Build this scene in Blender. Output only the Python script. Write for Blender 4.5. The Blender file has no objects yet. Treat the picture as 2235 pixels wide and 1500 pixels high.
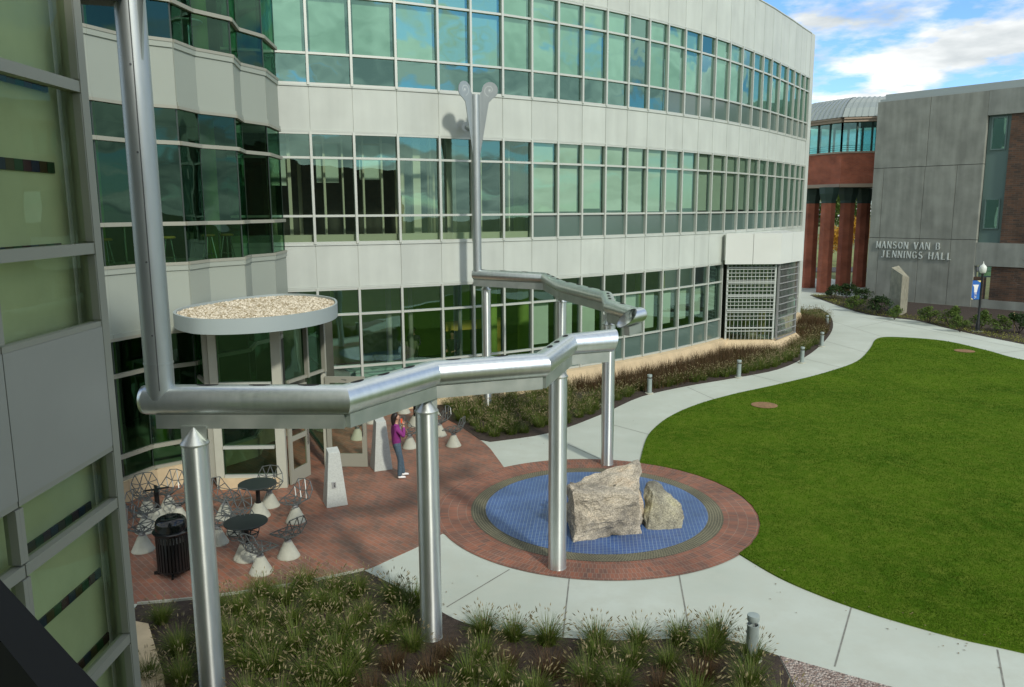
import bpy, bmesh, math, random
from mathutils import Vector, Matrix
random.seed(7)
PI = math.pi
SC = bpy.context.scene
COL = SC.collection
# ------------------------------------------------------------ camera
F, TH, RO = 1740.0, math.radians(9.4995), math.radians(-0.2948)
CH = 6.5
cd = bpy.data.cameras.new('camera'); cam = bpy.data.objects.new('camera', cd); COL.objects.link(cam)
cd.sensor_width = 36; cd.lens = F/2235*36; cd.clip_end = 3000; cd.clip_start = .05
cam.matrix_world = Matrix.Translation((0, 0, CH)) @ Matrix.Rotation(PI/2-TH, 4, 'X') @ Matrix.Rotation(RO, 4, 'Z')
SC.camera = cam
# ------------------------------------------------------------ sky and sun
SUN_EL = math.radians(35); SDX, SDY = .48, -.88          # direction towards the sun
w = bpy.data.worlds.new('World'); SC.world = w; w.use_nodes = True
nt = w.node_tree; N = nt.nodes; L = nt.links
for n in list(N): N.remove(n)
out = N.new('ShaderNodeOutputWorld'); bg = N.new('ShaderNodeBackground'); bg.inputs[1].default_value = .145
sky = N.new('ShaderNodeTexSky'); sky.sky_type = 'NISHITA'; sky.sun_disc = False
sky.sun_elevation = SUN_EL; sky.sun_rotation = math.atan2(SDX, SDY); sky.air_density = 1.0; sky.dust_density = .3; sky.ozone_density = 2.0
tc = N.new('ShaderNodeTexCoord'); sp = N.new('ShaderNodeSeparateXYZ'); L.new(tc.outputs['Generated'], sp.inputs[0])
def wm(op, a, b=None, c=None):
    m = N.new('ShaderNodeMath'); m.operation = op
    for i, v in enumerate((a, b, c)):
        if v is None: continue
        if isinstance(v, (int, float)): m.inputs[i].default_value = v
        else: L.new(v, m.inputs[i])
    return m.outputs[0]
zz = wm('ADD', wm('MAXIMUM', sp.outputs[2], 0.0), .16)
cx = N.new('ShaderNodeCombineXYZ'); L.new(wm('DIVIDE', sp.outputs[0], zz), cx.inputs[0]); L.new(wm('DIVIDE', sp.outputs[1], zz), cx.inputs[1])
cx.inputs[2].default_value = 3.7
no = N.new('ShaderNodeTexNoise'); no.inputs['Scale'].default_value = 1.05; no.inputs['Detail'].default_value = 9; no.inputs['Roughness'].default_value = .56
L.new(cx.outputs[0], no.inputs['Vector'])
cr = N.new('ShaderNodeValToRGB'); cr.color_ramp.elements[0].position = .455; cr.color_ramp.elements[1].position = .51
L.new(wm('ADD', no.outputs[0], wm('MULTIPLY', wm('MAXIMUM', wm('MULTIPLY', sp.outputs[1], -1.0), 0.0), .085)), cr.inputs[0])
no2 = N.new('ShaderNodeTexNoise'); no2.inputs['Scale'].default_value = 2.3; no2.inputs['Detail'].default_value = 6; L.new(cx.outputs[0], no2.inputs['Vector'])
cc = N.new('ShaderNodeValToRGB'); cc.color_ramp.elements[0].position = .35; cc.color_ramp.elements[0].color = (3.4, 3.8, 4.0, 1)
cc.color_ramp.elements[1].position = .62; cc.color_ramp.elements[1].color = (7.6, 7.7, 7.6, 1); L.new(no2.outputs[0], cc.inputs[0])
mx = N.new('ShaderNodeMix'); mx.data_type = 'RGBA'
sm_ = N.new('ShaderNodeVectorMath'); sm_.operation = 'MULTIPLY'; sm_.inputs[1].default_value = (.72, .98, 1.28); L.new(sky.outputs[0], sm_.inputs[0])
L.new(cr.outputs[0], mx.inputs[0]); L.new(sm_.outputs[0], mx.inputs[6]); L.new(cc.outputs[0], mx.inputs[7])
L.new(mx.outputs[2], bg.inputs[0]); L.new(bg.outputs[0], out.inputs[0])
sd = bpy.data.lights.new('sun', 'SUN'); sd.energy = 2.45; sd.angle = math.radians(4); sd.color = (1, .955, .87)
sun = bpy.data.objects.new('sun', sd); COL.objects.link(sun)
sv = Vector((SDX*math.cos(SUN_EL), SDY*math.cos(SUN_EL), math.sin(SUN_EL))).normalized()
sun.rotation_euler = sv.to_track_quat('Z', 'Y').to_euler(); sun.location = (20, -20, 40)
SC.view_settings.view_transform = 'Standard'; SC.view_settings.look = 'None'; SC.view_settings.gamma = 1
SC.view_settings.exposure = 0.17
SC.render.engine = 'CYCLES'
SC.cycles.max_bounces = 8; SC.cycles.transparent_max_bounces = 16; SC.cycles.caustics_reflective = False; SC.cycles.caustics_refractive = False

# ------------------------------------------------------------ sight lines (used only to take positions off the survey photo)
cT, sT = math.cos(TH), math.sin(TH)
def ray(px, py):
    x, y = px-1117.5, py-750
    x, y = x*math.cos(RO)+y*math.sin(RO), -x*math.sin(RO)+y*math.cos(RO)
    u, v = x/F, y/F
    return Vector((u, cT-v*sT, -(sT+v*cT)))
def G(px, py, z=0.0):
    d = ray(px, py); return Vector((0, 0, CH))+d*((z-CH)/d.z)
def AY(px, py, Y):
    d = ray(px, py); return Vector((0, 0, CH))+d*(Y/d.y)
def AX(px, py, X):
    d = ray(px, py); return Vector((0, 0, CH))+d*(X/d.x)

# ------------------------------------------------------------ materials
MATS = {}
def mat(name, col, rough=.7, metal=0.0, var=0.0, vscale=3.0, bump=0.0, bscale=20.0, spec=.5, col2=None, detail=4.0, trans=0.0):
    m = bpy.data.materials.new(name); m.use_nodes = True; t = m.node_tree; n = t.nodes; l = t.links
    p = n['Principled BSDF']; p.inputs['Base Color'].default_value = (*col, 1); p.inputs['Roughness'].default_value = rough
    p.inputs['Metallic'].default_value = metal; p.inputs['Specular IOR Level'].default_value = spec
    c = n.new('ShaderNodeTexCoord')
    if var or col2:
        t1 = n.new('ShaderNodeTexNoise'); t1.inputs['Scale'].default_value = vscale; t1.inputs['Detail'].default_value = detail; t1.inputs['Roughness'].default_value = .6
        l.new(c.outputs['Object'], t1.inputs['Vector'])
        r = n.new('ShaderNodeValToRGB'); r.color_ramp.elements[0].position = .3; r.color_ramp.elements[1].position = .7
        a = col if col2 else tuple(max(0, x*(1-var)) for x in col); b = col2 if col2 else tuple(min(1, x*(1+var)) for x in col)
        r.color_ramp.elements[0].color = (*a, 1); r.color_ramp.elements[1].color = (*b, 1)
        l.new(t1.outputs[0], r.inputs[0]); l.new(r.outputs[0], p.inputs['Base Color'])
    if bump:
        t2 = n.new('ShaderNodeTexNoise'); t2.inputs['Scale'].default_value = bscale; t2.inputs['Detail'].default_value = 5
        l.new(c.outputs['Object'], t2.inputs['Vector']); b = n.new('ShaderNodeBump'); b.inputs['Strength'].default_value = bump; b.inputs['Distance'].default_value = .02
        l.new(t2.outputs[0], b.inputs['Height']); l.new(b.outputs[0], p.inputs['Normal'])
    MATS[name] = m; return m
def nodes(m): return m.node_tree.nodes, m.node_tree.links, m.node_tree.nodes['Principled BSDF']

panel = None
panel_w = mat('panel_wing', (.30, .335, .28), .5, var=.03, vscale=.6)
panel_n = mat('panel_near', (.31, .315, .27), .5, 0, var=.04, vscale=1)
frame = mat('mullion_aluminium', (.52, .55, .49), .4, .3)
frame_d = mat('mullion_bronze', (.30, .305, .245), .5, .1)
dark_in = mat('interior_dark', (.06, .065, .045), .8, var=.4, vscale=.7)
wall_in = mat('interior_wall', (.62, .60, .40), .8, var=.15, vscale=.5)
wall_g = mat('interior_green', (.22, .34, .06), .8, var=.3, vscale=.4)
slab_m = mat('interior_ceiling', (.28, .29, .24), .8)
shade_m = mat('roller_shade', (.60, .70, .58), .85, var=.05, vscale=1.5)
tanc = mat('tan_curb', (.55, .44, .27), .85, var=.12, vscale=2, bump=.2, bscale=60)
mulch = mat('mulch', (.020, .013, .009), .95, col2=(.06, .043, .03), vscale=14, bump=1.0, bscale=40, detail=8)
soil_g = mat('far_ground', (.09, .12, .03), .95, col2=(.16, .17, .06), vscale=.6)
blackm = mat('black_paint', (.008, .009, .009), .28)
blackt = mat('table_top_black', (.022, .03, .028), .42, var=.1, vscale=8)
wirem = mat('chair_wire', (.14, .155, .15), .4, .5)
wirel = mat('chair_wire_light', (.45, .47, .45), .4, .5)
castc = mat('cast_concrete', (.38, .39, .315), .8, var=.08, vscale=6, bump=.15, bscale=120)
granite = mat('granite_pale', (.44, .47, .43), .75, var=.12, vscale=30, bump=.3, bscale=50, detail=8)
hole_m = mat('opening_shade', (.004, .004, .004), .9)  # black of flush discs, painted for the shade inside the pipe openings
white_p = mat('white_plastic', (.75, .75, .72), .5)
blue_p = mat('blue_plate', (.02, .08, .45), .5)
teal_f = mat('teal_frame', (.10, .165, .15), .5)
post_b = mat('lamp_post_black', (.012, .015, .016), .4)
globe_m = mat('lamp_globe', (.62, .66, .6), .35)
wood_m = mat('stake_wood', (.45, .36, .18), .8)
roofm = mat('standing_seam', (.34, .39, .36), .35, .6)
capm = mat('capital_green', (.025, .055, .045), .5)
steelgrid = mat('grid_steel', (.46, .50, .46), .5, .1)
steelgrid_d = mat('grid_steel_dark', (.27, .28, .27), .5, .1)
redm = mat('exit_red', (.5, .03, .03), .5)
seatm = mat('stool_wood', (.45, .25, .04), .5)
chrome = mat('chrome', (.7, .72, .72), .18, 1.0)

# galvanised steel
def galv(name, c1, c2, r0, r1, ms=(9, 9, 1.6)):
    m = mat(name, c1, .3, .95); n, l, p = nodes(m)
    c = n.new('ShaderNodeTexCoord'); mp = n.new('ShaderNodeMapping'); mp.inputs['Scale'].default_value = ms; l.new(c.outputs['Object'], mp.inputs[0])
    t = n.new('ShaderNodeTexNoise'); t.inputs['Scale'].default_value = 1.6; t.inputs['Detail'].default_value = 7; l.new(mp.outputs[0], t.inputs['Vector'])
    v = n.new('ShaderNodeTexVoronoi'); v.inputs['Scale'].default_value = 30; l.new(c.outputs['Object'], v.inputs['Vector'])
    mxx = n.new('ShaderNodeMix'); mxx.data_type = 'FLOAT'; mxx.inputs[0].default_value = .03; l.new(t.outputs[0], mxx.inputs[2]); l.new(v.outputs['Color'], mxx.inputs[3])
    r = n.new('ShaderNodeValToRGB'); r.color_ramp.elements[0].position = .25; r.color_ramp.elements[1].position = .75
    r.color_ramp.elements[0].color = (*c1, 1); r.color_ramp.elements[1].color = (*c2, 1); l.new(mxx.outputs[0], r.inputs[0]); l.new(r.outputs[0], p.inputs['Base Color'])
    rr = n.new('ShaderNodeMapRange'); rr.inputs[3].default_value = r0; rr.inputs[4].default_value = r1; l.new(mxx.outputs[0], rr.inputs[0]); l.new(rr.outputs[0], p.inputs['Roughness'])
    b = n.new('ShaderNodeBump'); b.inputs['Strength'].default_value = .012; b.inputs['Distance'].default_value = .01; l.new(t.outputs[0], b.inputs['Height']); l.new(b.outputs[0], p.inputs['Normal'])
    return m
steel = galv('galvanised_steel', (.64, .69, .66), (.76, .80, .77), .29, .36)
steel_v = galv('rolled_steel_upright', (.66, .71, .68), (.78, .82, .79), .36, .42)
def _aniso(m, a=.85):
    n = m.node_tree.nodes; p = n['Principled BSDF']; t = n.new('ShaderNodeTangent'); t.direction_type = 'RADIAL'; t.axis = 'Z'
    m.node_tree.links.new(t.outputs[0], p.inputs['Tangent']); p.inputs['Anisotropic'].default_value = a; p.inputs['Anisotropic Rotation'].default_value = .25
_aniso(steel_v)
steel_p = galv('painted_pipe_grey', (.40, .44, .43), (.45, .49, .48), .44, .52)
zinc = galv('zinc_beam', (.40, .45, .41), (.54, .57, .52), .45, .62, (2.2, 2.2, 2.2))

# glass
def glass(name, tint, refl, base, wav=.02, rough=.0, wscale=.8, kf=1.0):
    m = bpy.data.materials.new(name); m.use_nodes = True; t = m.node_tree; n = t.nodes; l = t.links
    for q in list(n): n.remove(q)
    o = n.new('ShaderNodeOutputMaterial'); g = n.new('ShaderNodeBsdfGlossy'); tr = n.new('ShaderNodeBsdfTransparent'); mi = n.new('ShaderNodeMixShader')
    g.inputs['Color'].default_value = (*refl, 1); g.inputs['Roughness'].default_value = rough; tr.inputs['Color'].default_value = (*tint, 1)
    f = n.new('ShaderNodeFresnel'); f.inputs['IOR'].default_value = 1.5
    ad = n.new('ShaderNodeMath'); ad.operation = 'MULTIPLY_ADD'; ad.inputs[1].default_value = (1.0-base)*kf; ad.inputs[2].default_value = base; ad.use_clamp = True
    l.new(f.outputs[0], ad.inputs[0])
    c = n.new('ShaderNodeTexCoord'); tx = n.new('ShaderNodeTexNoise'); tx.inputs['Scale'].default_value = wscale; tx.inputs['Detail'].default_value = 1.5
    l.new(c.outputs['Object'], tx.inputs['Vector']); b = n.new('ShaderNodeBump'); b.inputs['Strength'].default_value = wav; b.inputs['Distance'].default_value = 1.0
    l.new(tx.outputs[0], b.inputs['Height']); l.new(b.outputs[0], g.inputs['Normal']); 
    l.new(ad.outputs[0], mi.inputs[0]); l.new(tr.outputs[0], mi.inputs[1]); l.new(g.outputs[0], mi.inputs[2]); l.new(mi.outputs[0], o.inputs[0])
    MATS[name] = m; return m
glz = glass('glass_green', (.74, .85, .76), (.50, .80, .66), .17, .006)
glz3 = glass('glass_sky', (.62, .82, .72), (.48, .84, .70), .28, .02)
glz_w = glass('glass_wing', (.38, .58, .40), (.34, .62, .45), .07, .012, kf=.8)
glz_n = glass('glass_near', (.86, .93, .78), (.35, .55, .42), .03, .006, kf=.4)
glz_b = glass('glass_bridge', (.35, .6, .55), (.5, .85, .8), .2, .01)
spand = mat('spandrel_glass', (.085, .135, .115), .12, spec=.8, var=.08, vscale=.6)

seal = mat('dark_seal', (.03, .045, .035), .4)
# brick
def brick(name, c1, c2, mortar, scale, rot=0.0, uv=False, bw=.5, rh=.25, ms=.02, bump=.3, rough=.85, offs=.5):
    m = mat(name, c1, rough); n, l, p = nodes(m)
    c = n.new('ShaderNodeTexCoord'); mp = n.new('ShaderNodeMapping'); mp.inputs['Rotation'].default_value = (0, 0, rot); mp.inputs['Scale'].default_value = (scale,)*3
    l.new(c.outputs['UV' if uv else 'Object'], mp.inputs[0])
    b = n.new('ShaderNodeTexBrick'); b.inputs['Scale'].default_value = 1; b.inputs['Brick Width'].default_value = bw; b.inputs['Row Height'].default_value = rh; b.offset = offs
    b.inputs['Mortar Size'].default_value = ms; b.inputs['Mortar Smooth'].default_value = .3; b.inputs['Color1'].default_value = (*c1, 1); b.inputs['Color2'].default_value = (*c2, 1); b.inputs['Mortar'].default_value = (*mortar, 1)
    l.new(mp.outputs[0], b.inputs['Vector'])
    t = n.new('ShaderNodeTexNoise'); t.inputs['Scale'].default_value = 1.1; t.inputs['Detail'].default_value = 8; l.new(c.outputs['Object'], t.inputs['Vector'])
    r = n.new('ShaderNodeMapRange'); r.inputs[1].default_value = .3; r.inputs[2].default_value = .7; r.inputs[3].default_value = .72; r.inputs[4].default_value = 1.3; l.new(t.outputs[0], r.inputs[0])
    vv = n.new('ShaderNodeVectorMath'); vv.operation = 'SCALE'; l.new(b.outputs[0], vv.inputs[0]); l.new(r.outputs[0], vv.inputs['Scale']); l.new(vv.outputs[0], p.inputs['Base Color'])
    bb = n.new('ShaderNodeBump'); bb.inputs['Strength'].default_value = bump; bb.inputs['Distance'].default_value = .01; bb.invert = True; l.new(b.outputs['Fac'], bb.inputs['Height']); l.new(bb.outputs[0], p.inputs['Normal'])
    return m
pav = brick('brick_paving', (.27, .11, .065), (.165, .092, .066), (.23, .165, .125), 1, math.radians(47), bw=.21, rh=.105, ms=.007, rough=.55)
ringb = brick('ring_brick', (.25, .095, .055), (.14, .075, .055), (.24, .17, .125), 1, 0, True, bw=.075, rh=.19, ms=.006, offs=.5)
ringg = brick('ring_sett', (.085, .080, .048), (.055, .055, .035), (.20, .19, .12), 1, 0, True, bw=.055, rh=.055, ms=.008)
tileb = brick('blue_tile', (.040, .10, .27), (.032, .08, .225), (.24, .32, .38), 1, 0, False, bw=.075, rh=.075, ms=.0042, rough=.35, offs=0)
redbr = brick('red_brick', (.36, .095, .045), (.28, .075, .04), (.3, .17, .12), 1, 0, True, bw=.24, rh=.09, ms=.008)
drkbr = brick('brown_brick', (.12, .062, .035), (.055, .038, .028), (.10, .085, .065), 1, 0, True, bw=.4, rh=.12, ms=.012)

# stained concrete wall
def streaky(name, c, amt=.25):
    m = mat(name, c, .85); n, l, p = nodes(m)
    tcn = n.new('ShaderNodeTexCoord'); mp = n.new('ShaderNodeMapping'); mp.inputs['Scale'].default_value = (1.1, 1.1, .10); l.new(tcn.outputs['Object'], mp.inputs[0])
    a = n.new('ShaderNodeTexNoise'); a.inputs['Scale'].default_value = 2.2; a.inputs['Detail'].default_value = 8; l.new(mp.outputs[0], a.inputs['Vector'])
    b = n.new('ShaderNodeTexNoise'); b.inputs['Scale'].default_value = 1.1; b.inputs['Detail'].default_value = 8; l.new(tcn.outputs['Object'], b.inputs['Vector'])
    s = n.new('ShaderNodeMath'); s.operation = 'ADD'; l.new(a.outputs[0], s.inputs[0]); l.new(b.outputs[0], s.inputs[1])
    r = n.new('ShaderNodeMapRange'); r.inputs[1].default_value = .75; r.inputs[2].default_value = 1.25; r.inputs[3].default_value = 1-amt; r.inputs[4].default_value = 1+amt; l.new(s.outputs[0], r.inputs[0])
    v = n.new('ShaderNodeVectorMath'); v.operation = 'SCALE'; v.inputs[0].default_value = c; l.new(r.outputs[0], v.inputs['Scale']); l.new(v.outputs[0], p.inputs['Base Color'])
    bp = n.new('ShaderNodeBump'); bp.inputs['Strength'].default_value = .15; bp.inputs['Distance'].default_value = .02; l.new(b.outputs[0], bp.inputs['Height']); l.new(bp.outputs[0], p.inputs['Normal'])
    return m
hallc = streaky('hall_concrete', (.235, .25, .215), .2)
hallc2 = streaky('hall_concrete_light', (.24, .26, .23), .18)

panel = streaky('panel_white', (.475, .515, .46), .07); _n = panel.node_tree.nodes; _l = panel.node_tree.links; _p = _n['Principled BSDF']; _g = _n.new('ShaderNodeNewGeometry'); _r = _n.new('ShaderNodeMapRange'); _r.inputs[3].default_value = .955; _r.inputs[4].default_value = 1.03; _l.new(_g.outputs['Random Per Island'], _r.inputs[0])
_s = _n.new('ShaderNodeVectorMath'); _s.operation = 'SCALE'; _l.new(_p.inputs['Base Color'].links[0].from_socket, _s.inputs[0]); _l.new(_r.outputs[0], _s.inputs['Scale']); _l.new(_s.outputs[0], _p.inputs['Base Color'])
panel.node_tree.nodes['Principled BSDF'].inputs['Roughness'].default_value = .5
def ground_mat(name, c1, c2, c3, s1, s2, rough=.95, bump=.3, bs=60):
    m = mat(name, c1, rough); n, l, p = nodes(m)
    tcn = n.new('ShaderNodeTexCoord')
    a = n.new('ShaderNodeTexNoise'); a.inputs['Scale'].default_value = s1; a.inputs['Detail'].default_value = 5; l.new(tcn.outputs['Object'], a.inputs['Vector'])
    b = n.new('ShaderNodeTexNoise'); b.inputs['Scale'].default_value = s2; b.inputs['Detail'].default_value = 6; b.inputs['Roughness'].default_value = .7; l.new(tcn.outputs['Object'], b.inputs['Vector'])
    r = n.new('ShaderNodeValToRGB'); r.color_ramp.elements[0].position = .32; r.color_ramp.elements[1].position = .68
    r.color_ramp.elements[0].color = (*c1, 1); r.color_ramp.elements[1].color = (*c2, 1); l.new(a.outputs[0], r.inputs[0])
    q = n.new('ShaderNodeMapRange'); q.inputs[1].default_value = .42; q.inputs[2].default_value = .72; l.new(b.outputs[0], q.inputs[0])
    mi = n.new('ShaderNodeMix'); mi.data_type = 'RGBA'; l.new(q.outputs[0], mi.inputs[0]); l.new(r.outputs[0], mi.inputs[6]); mi.inputs[7].default_value = (*c3, 1)
    l.new(mi.outputs[2], p.inputs['Base Color'])
    bp = n.new('ShaderNodeBump'); bp.inputs['Strength'].default_value = bump; bp.inputs['Distance'].default_value = .03
    d = n.new('ShaderNodeTexNoise'); d.inputs['Scale'].default_value = bs; d.inputs['Detail'].default_value = 4; l.new(tcn.outputs['Object'], d.inputs['Vector']); l.new(d.outputs[0], bp.inputs['Height']); l.new(bp.outputs[0], p.inputs['Normal'])
    return m
lawnm = ground_mat('lawn_turf', (.044, .102, .006), (.080, .145, .010), (.12, .165, .02), .42, 3.2, bump=.8, bs=38)
concm = ground_mat('walk_concrete', (.40, .445, .375), (.49, .54, .47), (.44, .475, .40), .45, 2.2, .8, .06, 90)
gravm = mat('pebble_gravel', (.20, .15, .11), .9, col2=(.42, .36, .29), vscale=45, bump=1, bscale=60, detail=2)
def pebbles(name, c1, c2, c3, scale):
    m = mat(name, c1, .85); n, l, p = nodes(m); tcn = n.new('ShaderNodeTexCoord')
    v = n.new('ShaderNodeTexVoronoi'); v.inputs['Scale'].default_value = scale; l.new(tcn.outputs['Object'], v.inputs['Vector'])
    r = n.new('ShaderNodeValToRGB'); e = r.color_ramp.elements; e[0].color = (*c1, 1); e[1].color = (*c3, 1); k = e.new(.5); k.color = (*c2, 1)
    sx = n.new('ShaderNodeSeparateColor'); l.new(v.outputs['Color'], sx.inputs[0]); l.new(sx.outputs[0], r.inputs[0]); l.new(r.outputs[0], p.inputs['Base Color'])
    b = n.new('ShaderNodeBump'); b.invert = True; b.inputs['Strength'].default_value = 1; b.inputs['Distance'].default_value = .03; l.new(v.outputs['Distance'], b.inputs['Height']); l.new(b.outputs[0], p.inputs['Normal'])
    return m
pebm = pebbles('roof_pebbles', (.30, .24, .14), (.62, .52, .33), (.70, .68, .58), 16)
gravm = pebbles('bed_pebbles', (.16, .11, .09), (.30, .24, .20), (.45, .40, .35), 28)

# rock
def rockmat(name, base, dark, warm):
    m = mat(name, base, .9); n, l, p = nodes(m); tcn = n.new('ShaderNodeTexCoord')
    a = n.new('ShaderNodeTexNoise'); a.inputs['Scale'].default_value = 1.4; a.inputs['Detail'].default_value = 8; a.inputs['Roughness'].default_value = .65; l.new(tcn.outputs['Object'], a.inputs['Vector'])
    r = n.new('ShaderNodeValToRGB'); e = r.color_ramp.elements; e[0].position = .34; e[0].color = (*dark, 1); e[1].position = .56; e[1].color = (*base, 1); k = e.new(.70); k.color = (*warm, 1); l.new(a.outputs[0], r.inputs[0])
    v = n.new('ShaderNodeTexNoise'); v.inputs['Scale'].default_value = 42; v.inputs['Detail'].default_value = 3; l.new(tcn.outputs['Object'], v.inputs['Vector'])
    q = n.new('ShaderNodeMapRange'); q.inputs[1].default_value = .35; q.inputs[2].default_value = .65; q.inputs[3].default_value = .6; q.inputs[4].default_value = 1.3; l.new(v.outputs[0], q.inputs[0])
    s = n.new('ShaderNodeVectorMath'); s.operation = 'SCALE'; l.new(r.outputs[0], s.inputs[0]); l.new(q.outputs[0], s.inputs['Scale']); l.new(s.outputs[0], p.inputs['Base Color'])
    b = n.new('ShaderNodeBump'); b.inputs['Strength'].default_value = .7; b.inputs['Distance'].default_value = .05
    w2 = n.new('ShaderNodeTexNoise'); w2.inputs['Scale'].default_value = 9; w2.inputs['Detail'].default_value = 12; w2.inputs['Roughness'].default_value = .7; l.new(tcn.outputs['Object'], w2.inputs['Vector']); l.new(w2.outputs[0], b.inputs['Height']); l.new(b.outputs[0], p.inputs['Normal'])
    return m
rockm = rockmat('boulder_granite', (.47, .42, .32), (.17, .155, .125), (.52, .42, .29))
rockm2 = rockmat('boulder_lichen', (.36, .34, .24), (.13, .125, .10), (.42, .40, .22))

def leafmat(name, c1, c2, rough=.6, tr=.25):
    m = bpy.data.materials.new(name); m.use_nodes = True; n = m.node_tree.nodes; l = m.node_tree.links; p = n['Principled BSDF']
    p.inputs['Roughness'].default_value = rough; p.inputs['Specular IOR Level'].default_value = .3
    g = n.new('ShaderNodeNewGeometry'); r = n.new('ShaderNodeValToRGB'); r.color_ramp.elements[0].color = (*c1, 1); r.color_ramp.elements[1].color = (*c2, 1)
    l.new(g.outputs['Random Per Island'], r.inputs[0]); l.new(r.outputs[0], p.inputs['Base Color'])
    t = n.new('ShaderNodeBsdfTranslucent'); l.new(r.outputs[0], t.inputs[0]); ms = n.new('ShaderNodeMixShader'); ms.inputs[0].default_value = tr
    l.new(p.outputs[0], ms.inputs[1]); l.new(t.outputs[0], ms.inputs[2]); l.new(ms.outputs[0], n['Material Output'].inputs[0])
    MATS[name] = m; return m
gblade = leafmat('grass_blade', (.035, .075, .006), (.14, .185, .028))
gseed = leafmat('grass_seed', (.16, .14, .06), (.33, .28, .16), .9)
rblade = leafmat('red_grass_blade', (.045, .040, .010), (.12, .065, .030))
lawnb = leafmat('lawn_blade', (.046, .108, .006), (.090, .165, .013), .9, .35)
def _lb():
    n = lawnb.node_tree.nodes; l = lawnb.node_tree.links; tcn = n.new('ShaderNodeTexCoord'); p = n['Principled BSDF']; p.inputs['Specular IOR Level'].default_value = .02; lawnm.node_tree.nodes['Principled BSDF'].inputs['Specular IOR Level'].default_value = .03
    a = n.new('ShaderNodeTexNoise'); a.inputs['Scale'].default_value = .42; a.inputs['Detail'].default_value = 6; l.new(tcn.outputs['Object'], a.inputs['Vector'])
    wv = n.new('ShaderNodeTexWave'); wv.inputs['Scale'].default_value = .28; wv.inputs['Distortion'].default_value = 1.5; l.new(tcn.outputs['Object'], wv.inputs['Vector'])
    r = n.new('ShaderNodeMapRange'); r.inputs[1].default_value = .3; r.inputs[2].default_value = .7; r.inputs[3].default_value = .70; r.inputs[4].default_value = 1.28; l.new(a.outputs[0], r.inputs[0])
    r2 = n.new('ShaderNodeMapRange'); r2.inputs[3].default_value = .9; r2.inputs[4].default_value = 1.1; l.new(wv.outputs[0], r2.inputs[0]); m = n.new('ShaderNodeMath'); m.operation = 'MULTIPLY'; l.new(r.outputs[0], m.inputs[0]); l.new(r2.outputs[0], m.inputs[1])
    rmp = [q for q in n if q.type == 'VALTORGB'][0]; v = n.new('ShaderNodeVectorMath'); v.operation = 'SCALE'; l.new(rmp.outputs[0], v.inputs[0]); l.new(m.outputs[0], v.inputs['Scale'])
    l.new(v.outputs[0], p.inputs['Base Color']); l.new(v.outputs[0], [q for q in n if q.type == 'BSDF_TRANSLUCENT'][0].inputs[0])
_lb()
shrubl = leafmat('shrub_leaf', (.04, .09, .012), (.14, .20, .04))
shrubd = leafmat('shrub_leaf_dark', (.012, .035, .008), (.04, .08, .015))
treel = leafmat('tree_leaf_green', (.03, .07, .008), (.12, .18, .03))
treey = leafmat('tree_leaf_orange', (.40, .16, .01), (.55, .33, .03))
cover = leafmat('ground_cover_leaf', (.06, .09, .012), (.30, .30, .05))
barkm = mat('bark', (.06, .045, .035), .9, var=.4, vscale=6)

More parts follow.
